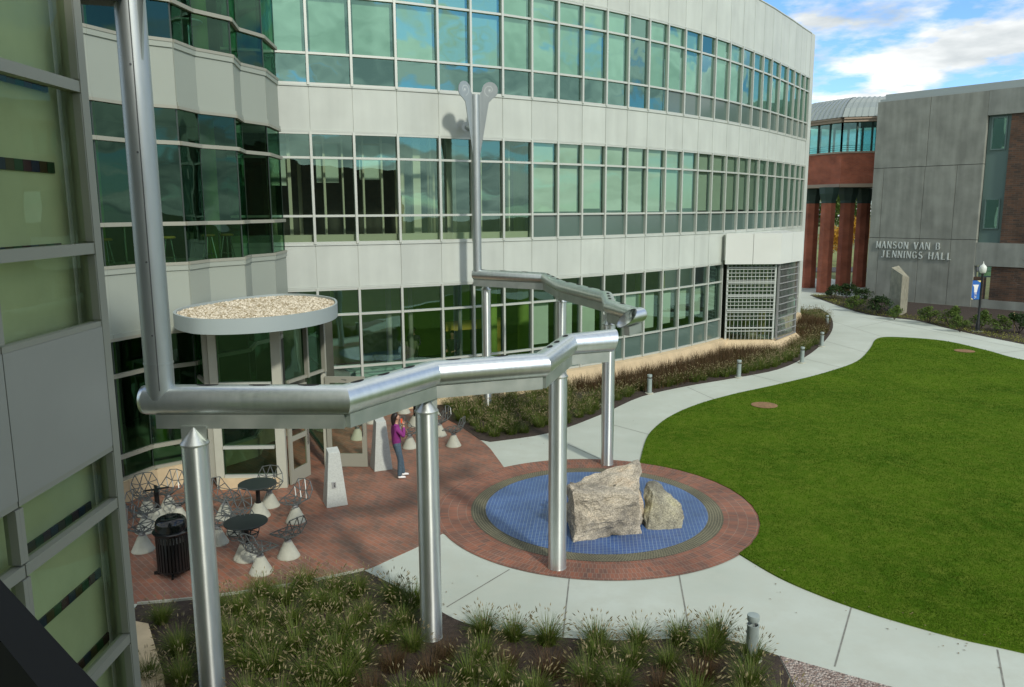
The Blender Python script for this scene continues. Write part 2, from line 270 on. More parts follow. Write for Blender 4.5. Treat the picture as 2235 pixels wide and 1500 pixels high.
# ------------------------------------------------------------ mesh collector
class MB:
    def __init__(s): s.v = []; s.f = []; s.m = []; s.uv = {}
    def quadlist(s, vs, fs, mi=0):
        b = len(s.v); s.v += [tuple(v) for v in vs]
        for f in fs: s.f.append(tuple(i+b for i in f)); s.m.append(mi)
        return s
    def box(s, c, d, rz=0.0, mi=0, M=None):
        x, y, z = [q/2 for q in d]
        vs = [Vector((sx*x, sy*y, sz*z)) for sz in (-1, 1) for sy in (-1, 1) for sx in (-1, 1)]
        if M is not None: vs = [M @ v for v in vs]
        elif rz: R = Matrix.Rotation(rz, 3, 'Z'); vs = [R @ v for v in vs]
        c = Vector(c); vs = [v+c for v in vs]
        return s.quadlist(vs, [(0, 2, 3, 1), (4, 5, 7, 6), (0, 1, 5, 4), (2, 6, 7, 3), (0, 4, 6, 2), (1, 3, 7, 5)], mi)
    def bar(s, a, b, w, h, mi=0, up=(0, 0, 1)):            # box from a to b, width w (across), height h
        a, b = Vector(a), Vector(b); d = b-a; ln = d.length
        if ln < 1e-6: return s
        d.normalize(); u = Vector(up)
        if abs(d.dot(u)) > .99: u = Vector((0, 1, 0))
        sd_ = d.cross(u).normalized(); u = sd_.cross(d).normalized()
        M = Matrix((d, sd_, u)).transposed()
        return s.box((a+b)/2, (ln, w, h), M=M, mi=mi)
    def prism(s, poly, z0, z1, mi=0, top=True, bot=True):
        n = len(poly); vs = [(p[0], p[1], z0) for p in poly]+[(p[0], p[1], z1) for p in poly]
        fs = [(i, (i+1) % n, n+(i+1) % n, n+i) for i in range(n)]
        if top: fs.append(tuple(range(n, 2*n)))
        if bot: fs.append(tuple(reversed(range(n))))
        return s.quadlist(vs, fs, mi)
    def poly(s, pts, mi=0): return s.quadlist(pts, [tuple(range(len(pts)))], mi)
    def lathe(s, prof, c=(0, 0, 0), seg=24, mi=0, cap=True, M=None):
        vs = []
        for r, z in prof:
            for k in range(seg):
                v = Vector((r*math.cos(2*PI*k/seg), r*math.sin(2*PI*k/seg), z))
                if M is not None: v = M @ v
                vs.append(v+Vector(c))
        fs = []
        for j in range(len(prof)-1):
            for k in range(seg):
                a = j*seg+k; b = j*seg+(k+1) % seg; fs.append((a, b, b+seg, a+seg))
        if cap: fs.append(tuple(reversed(range(seg)))); fs.append(tuple(range((len(prof)-1)*seg, len(prof)*seg)))
        return s.quadlist(vs, fs, mi)
    def tube(s, pts, r, seg=8, mi=0, cap=True, radii=None, fn=None):
        pts = [Vector(p) for p in pts]; n = len(pts); rings = []; ref = None
        for i, p in enumerate(pts):
            d0 = (pts[i]-pts[i-1]).normalized() if i else None; d1 = (pts[i+1]-pts[i]).normalized() if i < n-1 else None
            if d0 is None: t = d1
            elif d1 is None: t = d0
            else: t = (d0+d1).normalized()
            dd = d1 if d1 is not None else d0
            if ref is None:
                ref = Vector((0, 0, 1)) if abs(dd.z) < .9 else Vector((1, 0, 0))
            u = (ref-dd*ref.dot(dd)).normalized(); v = dd.cross(u)
            rr = radii[i] if radii else r; ring = []
            for k in range(seg):
                a = 2*PI*k/seg; q = u*math.cos(a)*rr+v*math.sin(a)*rr
                q = q - dd*(q.dot(t)/max(.2, dd.dot(t)))     # mitre
                ring.append(p+q)
            rings.append(ring)
        if fn: rings = fn(rings)
        vs = [q for ring in rings for q in ring]; fs = []
        for j in range(n-1):
            for k in range(seg):
                a = j*seg+k; b = j*seg+(k+1) % seg; fs.append((a, b, b+seg, a+seg))
        if cap: fs.append(tuple(reversed(range(seg)))); fs.append(tuple(range((n-1)*seg, n*seg)))
        return s.quadlist(vs, fs, mi)
    def build(s, name, mats, parent=None, smooth=False, loc=None, uvfn=None, bevel=0.0, fix=True):
        me = bpy.data.meshes.new(name); me.from_pydata(s.v, [], s.f)
        for m in (mats if isinstance(mats, (list, tuple)) else [mats]): me.materials.append(m)
        if len(me.materials) > 1: me.polygons.foreach_set('material_index', s.m)
        if fix:
            bm = bmesh.new(); bm.from_mesh(me); bmesh.ops.recalc_face_normals(bm, faces=bm.faces); bm.to_mesh(me); bm.free()
        if uvfn:
            ul = me.uv_layers.new(name='uv')
            for p in me.polygons:
                for li in p.loop_indices: ul.data[li].uv = uvfn(me.vertices[me.loops[li].vertex_index].co, p.normal)
        if smooth:
            for p in me.polygons: p.use_smooth = True
        o = bpy.data.objects.new(name, me); COL.objects.link(o)
        if parent: o.parent = parent
        if loc is not None: o.location = loc
        if bevel:
            b = o.modifiers.new('bevel', 'BEVEL'); b.width = bevel; b.segments = 2; b.limit_method = 'ANGLE'; b.angle_limit = math.radians(40)
        return o
def autosmooth(o, ang=35):
    bm = bmesh.new(); bm.from_mesh(o.data)
    for f in bm.faces: f.smooth = True
    for e in bm.edges:
        if len(e.link_faces) == 2 and e.calc_face_angle(0) > math.radians(ang): e.smooth = False
    bm.to_mesh(o.data); bm.free(); return o
def tag(o, label, cat, group=None, kind=None):
    o['label'] = label; o['category'] = cat
    if group: o['group'] = group
    if kind: o['kind'] = kind
    return o
def empty(name, loc=(0, 0, 0), rz=0.0):
    o = bpy.data.objects.new(name, None); COL.objects.link(o); o.location = loc; o.rotation_euler = (0, 0, rz); o.empty_display_size = .2; return o
def structure(o): o['kind'] = 'structure'; return o
def dup(root, loc=None, rz=None, label=None, scale=None):
    def cp(o, par):
        c = o.copy(); COL.objects.link(c)
        if par: c.parent = par
        for ch in KIDS(o): cp(ch, c)
        return c
    c = cp(root, None)
    if loc is not None: c.location = loc
    if rz is not None: c.rotation_euler = (0, 0, rz)
    if scale is not None: c.scale = (scale,)*3 if isinstance(scale, (int, float)) else scale
    if label: c['label'] = label
    return c
def KIDS(o): return [q for q in bpy.data.objects if q.parent == o]
def catmull(pts, n=6, closed=False):
    P = [Vector((p[0], p[1])) for p in pts]; out_ = []; m = len(P)
    rng = range(m) if closed else range(m-1)
    for i in rng:
        p0 = P[(i-1) % m] if closed or i else P[0]; p1 = P[i]; p2 = P[(i+1) % m]; p3 = P[(i+2) % m] if closed or i+2 < m else P[-1]
        for k in range(n):
            t = k/n; out_.append(.5*((2*p1)+(p2-p0)*t+(2*p0-5*p1+4*p2-p3)*t*t+(3*p1-p0-3*p2+p3)*t**3))
    if not closed: out_.append(P[-1])
    return [(p.x, p.y) for p in out_]
def gp(*px): return [(G(x, y).x, G(x, y).y) for x, y in px]
def inside(x, y, poly):
    c = False; n = len(poly); j = n-1
    for i in range(n):
        xi, yi = poly[i]; xj, yj = poly[j]
        if (yi > y) != (yj > y) and x < (xj-xi)*(y-yi)/(yj-yi)+xi: c = not c
        j = i
    return c
def edge_dist(x, y, poly):
    best = 1e9
    for i in range(len(poly)):
        a = Vector(poly[i]); b = Vector(poly[(i+1) % len(poly)]); p = Vector((x, y)); d = b-a
        t = max(0, min(1, (p-a).dot(d)/max(1e-9, d.dot(d)))); best = min(best, (p-a-d*t).length)
    return best
def sheet(name, pts, z, m, label=None, uvfn=None, thick=.12):
    b = MB(); b.prism(pts, z-thick, z); me = bpy.data.meshes.new(name)
    bm = bmesh.new(); vs = [bm.verts.new((p[0], p[1], z)) for p in pts]; f = bm.faces.new(vs); bm.normal_update()
    if f.normal.z < 0: f.normal_flip()
    bmesh.ops.triangulate(bm, faces=[f]); 
    n = len(pts); lo = [bm.verts.new((p[0], p[1], z-thick)) for p in pts]
    for i in range(n): bm.faces.new((vs[i], vs[(i+1) % n], lo[(i+1) % n], lo[i]))
    bmesh.ops.recalc_face_normals(bm, faces=bm.faces)
    bm.to_mesh(me); bm.free(); me.materials.append(m)
    if me.polygons and sum(p.normal.z*p.area for p in me.polygons) < 0: me.flip_normals()
    o = bpy.data.objects.new(name, me); COL.objects.link(o); structure(o)
    if label: o['label'] = label
    return o

# ============================================================ SETTING: ground sheets
g = MB(); g.poly([(-400, -300, -.16), (500, -300, -.16), (500, 700, -.16), (-400, 700, -.16)]); structure(g.build('ground', soil_g))
FC = (1.82, 16.75); R_OUT, R_GREY, R_BLUE = 3.5, 2.74, 2.42
conc = sheet('concrete_path', [(-9, 8.5), (32, 5.5), (36, 40), (30, 50), (30, 75), (19, 75), (17.5, 52), (4, 40), (-4, 36), (-9, 30)], 0, concm)
pave_left = [(-0.63, 21.89)]
bed_path = gp((1070, 965), (1200, 945), (1312, 905), (1400, 866), (1500, 843), (1600, 826), (1700, 806), (1760, 778), (1800, 745), (1818, 715), (1812, 690), (1790, 674))
lawn_l = gp((1899, 762), (1870, 790), (1800, 815), (1700, 840), (1600, 862), (1520, 885), (1460, 912), (1420, 945), (1405, 975))
lawn_t = gp((2235, 787), (2150, 765), (2060, 745), (1960, 737), (1915, 740))
lawn_b = gp((1615, 1212), (1700, 1262), (1800, 1305), (1900, 1340), (2000, 1370), (2100, 1397), (2235, 1427))
ringpts = []
a0 = math.atan2(20.14-FC[1], 3.41-FC[0]); a1 = math.atan2(14.3-FC[1], 4.32-FC[0])
for k in range(13): a = a0+(a1-a0)*k/12; ringpts.append((FC[0]+(R_OUT-.02)*math.cos(a), FC[1]+(R_OUT-.02)*math.sin(a)))
lawn_poly = [(24.5, 29), (27, 20), (28, 7.5), (13, 7.5)][::1]
LP = catmull([(23.6, 31.5)]+lawn_t+lawn_l, 5)[:-1]+ringpts+catmull(lawn_b+[(9.2, 9.8), (12, 8.2)], 5)+[(28, 5.8), (29, 20)]
lawn = sheet('lawn', LP, .03, lawnm)
# plaza of herringbone bricks
brick_low = gp((300, 1318), (400, 1310), (500, 1298), (600, 1283), (700, 1265), (795, 1245), (850, 1222), (920, 1190), (975, 1160))
brick_r = gp((1100, 1021), (1085, 1000), (1060, 970), (1010, 935), (965, 910))
ring2 = []
b0 = math.atan2(15.3-FC[1], -1.40-FC[0]); b1 = math.atan2(19.6-FC[1], -.22-FC[0])
b0 = b0 % (2*PI); b1 = b1 % (2*PI)
for k in range(11): a = b0+(b1-b0)*k/10; ring2.append((FC[0]+(R_OUT-.01)*math.cos(a), FC[1]+(R_OUT-.01)*math.sin(a)))
PZ = catmull([(-9, 12.6), (-7.5, 12.5)]+brick_low, 4)[:-1]+ring2+catmull(brick_r+[(-3.2, 26.3), (-4.5, 27.2)], 4)[1:]+[(-9.5, 26)]
sheet('brick_plaza', PZ, .008, pav)
# fountain court rings
def annulus(name, r0, r1, z, m, uvpolar=True, seg=128):
    b = MB(); vs = []; fs = []
    for k in range(seg):
        a = 2*PI*k/seg
        vs += [(FC[0]+r0*math.cos(a), FC[1]+r0*math.sin(a), z), (FC[0]+r1*math.cos(a), FC[1]+r1*math.sin(a), z)]
    for k in range(seg): i = 2*k; j = 2*((k+1) % seg); fs.append((i, i+1, j+1, j))
    me = bpy.data.meshes.new(name); me.from_pydata(vs, [], fs); me.materials.append(m)
    ul = me.uv_layers.new(name='uv')
    for p in me.polygons:
        k = p.index
        for li in p.loop_indices:
            vi = me.loops[li].vertex_index; kk = vi//2
            if k == seg-1 and kk == 0: kk = seg
            rr = (r0, r1)[vi % 2]; ul.data[li].uv = (2*PI*kk/seg*(r0+r1)/2, rr)
    o = bpy.data.objects.new(name, me); COL.objects.link(o); structure(o); return o
annulus('brick_ring', R_GREY, R_OUT, .013, ringb)
annulus('sett_ring', R_BLUE, R_GREY, .017, ringg)
bt = MB(); bt.lathe([(R_BLUE, -.05), (R_BLUE, .021)], (0, 0, 0), 96); o = bt.build('tiled_basin', tileb, loc=(FC[0], FC[1], 0)); structure(o); o.rotation_euler = (0, 0, math.radians(-6))
# thin joints of the concrete walk
jt = mat('joint_dark', (.20, .205, .175), .95, var=.3, vscale=5)
JL = [((1243, 1258), (1228, 1395)), ((1482, 1253), (1508, 1396)), ((1858, 1326), (1822, 1455)), ((2177, 1418), (2193, 1505)), ((975, 1325), (1112, 1243)), ((1240, 970), (1308, 1001)), ((1340, 928), (1415, 948)), ((1500, 845), (1560, 872)),
      ((1640, 818), (1712, 836)), ((1755, 783), (1835, 802)), ((1803, 745), (1893, 770)), ((1812, 700), (1925, 735)), ((1880, 692), (2235, 762)), ((1870, 715), (1990, 690)), ((2170, 772), (2235, 765))]
jb = MB()
for a, b in JL:
    a = G(*a, .004); b = G(*b, .004); d = (b-a); s_ = Vector((-d.y, d.x, 0)).normalized()*.012
    jb.poly([a-s_, b-s_, b+s_, a+s_])
structure(jb.build('path_joints', jt))
# planting beds
bed_low = gp((300, 1322), (400, 1313), (500, 1301), (600, 1286), (700, 1268), (795, 1247))
path_low = gp((795, 1247), (900, 1300), (950, 1330), (1010, 1360), (1100, 1380), (1200, 1392), (1350, 1400), (1500, 1396), (1600, 1402), (1700, 1434))
NB = catmull(bed_low, 3)[:-1]+catmull(path_low, 4)+[(3.7, 7.5), (-6.0, 7.5), (-6.2, 11.5)]
sheet('near_planting_bed', NB, .02, mulch)
GV = catmull(gp((1702, 1433), (1850, 1475), (1960, 1505)), 4)+[(8.5, 8.2), (8.5, 7.4), (3.75, 7.4)]
sheet('gravel_strip', GV, .016, gravm)
# steel edging between brick and near bed
eb = MB(); pts = catmull(bed_low, 3)
for a, b in zip(pts, pts[1:]): eb.bar((a[0], a[1], .02), (b[0], b[1], .02), .03, .08)
tag(eb.build('edging_strip', castc), 'pale curved edging strip between the brick plaza and the near planting bed', 'edging')

# ============================================================ MAIN BUILDING
FP = [(-8.5, 24.35), (-7.35, 24.7), (-6.14, 25.11), (-4.91, 25.57), (-3.62, 26.1), (-2.36, 26.74), (-1.33, 27.29), (-.3, 27.85), (.69, 28.49), (1.63, 29.13), (2.55, 29.8), (3.48, 30.5), (4.38, 31.23), (5.27, 32.0), (6.14, 32.8), (6.99, 33.62), (7.82, 34.48), (8.65, 35.37), (9.52, 36.37), (10.36, 37.40), (11.14, 38.38), (11.89, 39.36), (12.6, 40.3), (13.35, 41.38), (14.11, 42.45), (14.8, 43.46), (15.42, 44.38), (15.96, 45.16), (16.46, 45.88)]
OFF = 2   # FP[i+2] is mullion i
ZC, ZL1, ZE, ZD, ZB, ZA, ZT, ZR = .6, .6, 4.08, 5.48, 8.89, 10.27, 13.67, 16.0
bld = empty('curved_building', (0, 27, 0)); tag(bld, 'long curved hall with pale panel bands and green ribbon windows', 'building')
def P_(o): o.matrix_parent_inverse = bld.matrix_world.inverted(); return o
bld.location = (0, 0, 0)
def fnorm(a, b): d = Vector((b[0]-a[0], b[1]-a[1], 0)).normalized(); return Vector((d.y, -d.x, 0))
NRM = []
for i in range(len(FP)):
    a = FP[max(0, i-1)]; b = FP[min(len(FP)-1, i+1)]; NRM.append(fnorm(a, b))
def off(i, d, z): return Vector((FP[i][0], FP[i][1], z))+NRM[i]*d
rr = random.Random(3)
def window(parent, pts2, nrm2, zr, gmat, bars, sp_row=None, shade=None, mull=.075, left=True, right=True, fm=None, bar_h=.07, vm=None):
    """one bay of glazing between two plan points; zr = rail heights"""
    (a, b), (na, nb) = pts2, nrm2; fm = fm or frame
    gb = MB(); mi = []
    for r_, (z0, z1) in enumerate(zip(zr, zr[1:])):
        k = 1 if sp_row and r_ in sp_row else 0
        gb.quadlist([(a[0], a[1], z0), (b[0], b[1], z0), (b[0], b[1], z1), (a[0], a[1], z1)], [(0, 1, 2, 3)], k)
    o = gb.build('window', [gmat, spand], parent, fix=False)
    fb = MB(); A = Vector((a[0], a[1], 0)); B = Vector((b[0], b[1], 0)); d = (B-A).normalized(); n = Vector((d.y, -d.x, 0))
    for z in zr[1:-1]: fb.bar(A+n*.02+Vector((0, 0, z))+d*mull*.5, B+n*.02+Vector((0, 0, z))-d*mull*.5, .12, bar_h)
    fb.bar(A+n*.018+Vector((0, 0, zr[0]+.035))+d*mull*.5, B+n*.018+Vector((0, 0, zr[0]+.035))-d*mull*.5, .11, .07)
    fb.bar(A+n*.018+Vector((0, 0, zr[-1]-.035))+d*mull*.5, B+n*.018+Vector((0, 0, zr[-1]-.035))-d*mull*.5, .11, .07)
    if right and vm: fb.m = [0]*len(fb.m); fb.bar(B+Vector((0, 0, zr[0]))-n*.02, B+Vector((0, 0, zr[-1]))-n*.02, .05, .035, mi=1, up=tuple(d)); fb.build('frame', [fm, vm], o); return o
    if right: fb.bar(B+Vector((0, 0, zr[0]))+n*.03, B+Vector((0, 0, zr[-1]))+n*.03, .16, mull, up=tuple(d))
    fb.build('frame', fm, o)
    if shade:
        z0, z1, dpt, gap = shade; sb = MB(); gl = min(.12, (B-A).length*.1)
        a2 = A-n*dpt+d*gl; b2 = B-n*dpt-d*(gl+gap)
        sb.quadlist([a2+Vector((0, 0, z0)), b2+Vector((0, 0, z0)), b2+Vector((0, 0, z1)), a2+Vector((0, 0, z1))], [(0, 1, 2, 3)])
        sb.build('roller_shade', shade_m, o, fix=False)
    return o
nb_ = len(FP)-1
for j in range(nb_):
    i = j-OFF
    pr = ((FP[j], FP[j+1]), (NRM[j], NRM[j+1]))
    # third floor
    window(bld, *pr, [ZA, 11.19, 12.88, ZT], glz3, 2, sp_row=(0,) if i >= 12 else None, shade=(11.25, 13.6, .10, .0) if i not in (10, 14, 17) else None)
    # second floor
    if i < 6: window(bld, *pr, [ZD, 6.35, 8.12, ZB], glz, 2)
    else: window(bld, *pr, [ZD, 6.35, 8.12, ZB], glz, 2, sp_row=(0,), shade=(6.42+rr.choice((.0, .02, .12, .05)), 8.87, .09, .0))
    # ground floor
    if i in range(16, 24): continue
    if i < 6: window(bld, *pr, [ZC, 1.52, 3.23, ZE], glz, 2)
    else:
        low = 1.62+(.06 if i < 10 else .12*(i-10))*.6
        window(bld, *pr, [ZC, 1.52, 3.23, ZE], glz, 2, sp_row=(0,), shade=(low, 3.18, .12, .16))
def band(name, z0, z1, m, out_=.05, lip=True, joints=True):
    b = MB()
    for j in range(nb_):
        a, c = off(j, 0, 0), off(j+1, 0, 0); d = (c-a).normalized(); n = Vector((d.y, -d.x, 0)); g_ = .010 if joints else 0
        p = [a+d*g_, c-d*g_, c-d*g_+n*out_, a+d*g_+n*out_]
        b.prism([(q.x, q.y) for q in p], z0+.05, z1-.05)
        p2 = [a-n*.1, c-n*.1, c+n*(out_-.02), a+n*(out_-.02)]
        b.prism([(q.x, q.y) for q in p2], z0, z1)
        if lip:
            p3 = [a-n*.02, c-n*.02, c+n*(out_+.03), a+n*(out_+.03)]
            b.prism([(q.x, q.y) for q in p3], z1-.045, z1+.003); b.prism([(q.x, q.y) for q in p3], z0-.003, z0+.045)
    return b.build(name, m, bld)
band('spandrel_band', ZE, ZD, panel); band('spandrel_band', ZB, ZA, panel)
pb = band('parapet', ZT, ZR, panel)
# base curb, slightly battered
cb = MB()
for j in range(nb_):
    a0_, a1_ = off(j, .02, 0), off(j+1, .02, 0); b0_, b1_ = off(j, .42, 0), off(j+1, .42, 0); c0, c1 = off(j, .30, 0), off(j+1, .30, 0)
    cb.quadlist([(a0_.x, a0_.y, .6), (a1_.x, a1_.y, .6), (c1.x, c1.y, .56), (c0.x, c0.y, .56), (b0_.x, b0_.y, -.1), (b1_.x, b1_.y, -.1)], [(0, 1, 2, 3), (3, 2, 5, 4)])
cb.build('base_curb', tanc, bld, fix=False)
# end pilaster and return wall, roof, slabs, interior
eA = Vector((16.46, 45.88, 0)); eN = NRM[-1]; eD = Vector((-eN.y, eN.x, 0)); eB = eA+eD*.75
ew = MB(); ew.prism([(q.x, q.y) for q in (eA+eN*.06, eB+eN*.06, eB-Vector((.9, -1, 0))*7, eA-Vector((.9, -1, 0))*7)], 0, ZR)
ew.build('end_wall', panel, bld)
def ribbon(name, d0, d1, z0, z1, m, j0=0, j1=None):
    b = MB(); j1 = nb_ if j1 is None else j1
    for j in range(j0, j1):
        a, c, e, f_ = off(j, d0, 0), off(j+1, d0, 0), off(j+1, d1, 0), off(j, d1, 0)
        b.prism([(q.x, q.y) for q in (a, c, e, f_)], z0, z1)
    return b.build(name, m, bld)
ribbon('roof_slab', -.12, -9, ZR-.5, ZR-.3, slab_m); ribbon('floor_slab', -.12, -9, ZE+.1, ZD-.25, slab_m); ribbon('floor_slab', -.12, -9, ZB+.1, ZA-.25, slab_m)
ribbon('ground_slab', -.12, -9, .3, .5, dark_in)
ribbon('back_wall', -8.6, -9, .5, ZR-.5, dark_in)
ribbon('corridor_wall', -3.4, -3.5, ZD-.2, ZB, wall_in, 1, 8); ribbon('lobby_wall', -6.0, -6.1, .5, ZE, wall_g, 3, 9)
ib = MB()   # interior dark openings in the corridor wall and pale piers
for j, t in ((1, .55), (2, .3), (2, .8), (3, .35), (3, .85), (4, .4), (5, .1), (5, .7), (6, .4), (7, .2)):
    a = off(j, -3.38, 0).lerp(off(j+1, -3.38, 0), t); ib.box((a.x, a.y, 6.75), (.75, .05, 3.1), rz=math.atan2(FP[j+1][1]-FP[j][1], FP[j+1][0]-FP[j][0]))
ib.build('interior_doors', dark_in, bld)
for j, zz0, zz1, r_, mm in ((4.45, ZD-.2, ZB, .11, wall_in), (5.3, ZD-.2, ZB, .14, wall_in), (8.55, ZD-.2, ZB, .22, wall_g), (4.0, .5, ZE, .10, slab_m), (4.6, .5, ZE, .08, slab_m), (6.2, .5, ZE, .07, slab_m), (7.4, .5, ZE, .2, wall_g), (8.7, .5, ZE, .22, wall_g), (14.6, .5, ZE, .2, wall_g)):
    k = int(j); a = off(k, -1.6, 0).lerp(off(k+1, -1.6, 0), j-k); b = MB(); b.lathe([(r_, zz0), (r_, zz1)], (a.x, a.y, 0), 12); b.build('interior_column', mm, bld, smooth=True)
bm_in = mat('interior_pier_beige', (.62, .62, .46), .8)
ribbon('inner_sill', -.16, -.55, ZD-.02, ZD+.28, bm_in, 0, 8)
for j, wd_ in ((1.5, .10), (2.35, .07), (2.8, .05), (3.3, .06), (3.75, .06), (4.15, .06), (4.62, .26), (4.98, .05), (5.3, .06), (5.62, .34), (6.3, .06), (6.6, .07), (7.35, .07), (7.6, .05)):
    k = int(j); a = off(k, -.75, 0).lerp(off(k+1, -.75, 0), j-k); b = MB(); b.box((a.x, a.y, (ZD+ZB)/2+.1), (wd_, .14, ZB-ZD-.25), rz=math.atan2(FP[k+1][1]-FP[k][1], FP[k+1][0]-FP[k][0])); b.build('interior_pier', bm_in, bld)
for j, z0_ in ((1.2, 7.3), (2.45, 7.4), (3.5, 7.5)):
    k = int(j); a = off(k, -.9, 0).lerp(off(k+1, -.9, 0), j-k); b = MB(); b.box((a.x, a.y, (z0_+8.6)/2), (.7, .02, 8.6-z0_), rz=math.atan2(FP[k+1][1]-FP[k][1], FP[k+1][0]-FP[k][0])); b.build('interior_blind', shade_m, bld)
# lobby counter, yellow portal
lb = MB(); a = off(7, -2.6, 0); lb.box((a.x, a.y, 2.2), (2.0, .12, .35), rz=.5); lb.box((a.x+1.0, a.y+.55, 1.3), (.35, .14, 2.2), rz=.5); lb.box((a.x, a.y, .8), (2.0, .12, .25), rz=.5)
lb.build('lobby_portal', mat('ochre_paint', (.45, .33, .05), .7), bld)
lt = MB(); a = off(4, -1.4, 0); lt.box((a.x, a.y, 1.15), (3.2, 1.0, .06), rz=.45); lt.box((a.x, a.y, .8), (2.8, .8, .65), rz=.45)
lt.build('lobby_counter', mat('counter_teal', (.25, .42, .36), .4), bld)

# projecting bay with sun screen
bay = empty('projecting_bay'); tag(bay, 'boxy bay with white fascia and steel grid screen at the far end of the hall', 'building bay')
B0 = Vector((9.75, 36.45, 0)); B1 = Vector((12.03, 36.45, 0)); B2 = Vector((13.75, 38.6, 0)); B3 = Vector((14.6, 42.9, 0))
fo = .42
def offp(p, q, d): n = fnorm(p, q); return p+n*d, q+n*d
fb = MB()
f0 = B0+Vector((-.12, -fo, 0)); f1 = B1+Vector((.08, -fo, 0)); f2 = B2+Vector((.26, -.10, 0))
for a, b in ((f0, f1), (f1, f2)):
    d = (b-a); n = Vector((d.y, -d.x, 0)).normalized(); half = a+d*.5; dn = d.normalized()
    for s0, s1 in ((a, half-dn*.01), (half+dn*.01, b)):
        fb.prism([(q.x, q.y) for q in (s0, s1, s1-n*.12, s0-n*.12)], 4.04, 5.42)
inn = f1+Vector((-.02, .12, 0))
fb.prism([(q.x, q.y) for q in (f0+Vector((.02, .13, 0)), inn, f2+Vector((-.12, .05, 0)), B3+Vector((0, 0, 0)), Vector((9.6, 37.0, 0)))], 4.2, 5.36)
fb.build('fascia', mat('panel_bright', (.60, .63, .58), .5, var=.03, vscale=.7), bay)
# screen verticals and horizontals on both faces
def screen(a, b, m, rows, nv, zs):
    s = MB(); d = (b-a); L_ = d.length; dn = d.normalized(); n = Vector((dn.y, -dn.x, 0))
    for k in range(nv+1):
        p = a+d*(k/nv); s.bar(p+n*.1+Vector((0, 0, zs[0])), p+n*.1+Vector((0, 0, zs[1])), .02, .02, up=tuple(dn))
    for z, h in rows: s.bar(a+n*.13+Vector((0, 0, z)), b+n*.13+Vector((0, 0, z)), .05, h)
    for p in (a, b, ): s.bar(p+n*.08+Vector((0, 0, zs[0])), p+n*.08+Vector((0, 0, zs[1])), .08, .08, up=tuple(dn))
    return s.build('sun_screen', m, bay)
zl, zh = .55, 4.0; rows = []
for q in range(6): rows.append((zl+(zh-zl)*q*.0+[.55, 1.35, 2.02, 2.66, 3.32, 4.0][q], .06))
for zz_ in (.95,): rows.append((zz_, .035))
z_ = 1.48
while z_ < 3.9:
    rows.append((z_, .025)); z_ += .165
s1 = screen(B0+Vector((.1, 0, 0)), B1, steelgrid, rows, 12, (zl, zh))
rows2 = [(zl+.32*k, .04) for k in range(11)]
screen(B1+Vector((.12, .05, 0)), B2, steelgrid_d, rows2, 14, (zl, zh))
gbb = MB(); gbb.quadlist([(B0.x, B0.y+.12, .5), (B1.x, B1.y+.12, .5), (B1.x, B1.y+.12, 4.1), (B0.x, B0.y+.12, 4.1)], [(0, 1, 2, 3)])
gbb.quadlist([(B1.x, B1.y+.12, .5), (B2.x, B2.y+.12, .5), (B2.x, B2.y+.12, 4.1), (B1.x, B1.y+.12, 4.1)], [(0, 1, 2, 3)])
gbb.quadlist([(B2.x, B2.y+.12, .5), (15.2, 42.3, .5), (15.2, 42.3, 4.1), (B2.x, B2.y+.12, 4.1)], [(0, 1, 2, 3)])
gbb.build('window', glz, bay, fix=False)
ibb = MB()
for k in range(6): ibb.box((10.2+.35*k, 37.3, 3.3), (.12, .03, .9))
for k in range(3): ibb.lathe([(.16, .6), (.2, 1.3), (.18, 1.7)], (10.3+.75*k, 37.4, 0), 10)
ibb.build('interior_objects', mat('ochre_cloth', (.40, .30, .12), .8), bay)
db = MB(); db.prism([(9.9, 38.6), (13.2, 39.4), (13.2, 39.6), (9.9, 38.8)], .5, 4.1); db.box((9.85, 37.4, 2.3), (.1, 2, 3.6)); db.build('interior_wall', dark_in, bay)
bc = MB()
cc_ = [B0+Vector((-.3, -.05, 0)), B1+Vector((.0, -.05, 0)), B2+Vector((.15, 0, 0))]; co_ = [B0+Vector((-.6, -.55, 0)), B1+Vector((.35, -.5, 0)), B2+Vector((.75, -.15, 0))]
for k in range(2):
    bc.quadlist([(*cc_[k].xy, .52), (*cc_[k+1].xy, .52), (*co_[k+1].xy, .0), (*co_[k].xy, .0)], [(0, 1, 2, 3)])
    bc.quadlist([(*cc_[k].xy, .52), (*cc_[k+1].xy, .52), (cc_[k+1].x, cc_[k+1].y+.4, .52), (cc_[k].x, cc_[k].y+.4, .52)], [(0, 1, 2, 3)])
bc.quadlist([(*cc_[2].xy, .52), (*co_[2].xy, 0), (co_[2].x+.5, co_[2].y+3.5, 0), (cc_[2].x+.9, cc_[2].y+3.5, .52)], [(0, 1, 2, 3)])
bc.build('base_curb', tanc, bay, fix=False)

# ============================================================ FACETED WING
K = [(-9.4, 16.2), (-8.83, 17.37), (-8.51, 18.17), (-7.65, 18.87), (-7.53, 19.82), (-6.94, 20.7), (-7.12, 21.76), (-6.74, 22.68), (-6.87, 24.3)]
wing = empty('faceted_wing'); tag(wing, 'zigzag glass and panel wing beside the curved hall, joining it behind the round entrance roof', 'building wing')
def wband(name, z0, z1, m, o_=.03):
    b = MB()
    for a, c in zip(K, K[1:]):
        a, c = Vector((*a, 0)), Vector((*c, 0)); d = (c-a).normalized(); n = Vector((d.y, -d.x, 0))
        b.prism([(q.x, q.y) for q in (a-n*.08, c-n*.08, c+n*o_, a+n*o_)], z0, z1)
        b.prism([(q.x, q.y) for q in (a-n*.02, c-n*.02, c+n*(o_+.03), a+n*(o_+.03))], z1-.12, z1+.003)
        b.prism([(q.x, q.y) for q in (a-n*.02, c-n*.02, c+n*(o_+.03), a+n*(o_+.03))], z0-.003, z0+.09)
    return b.build(name, m, wing)
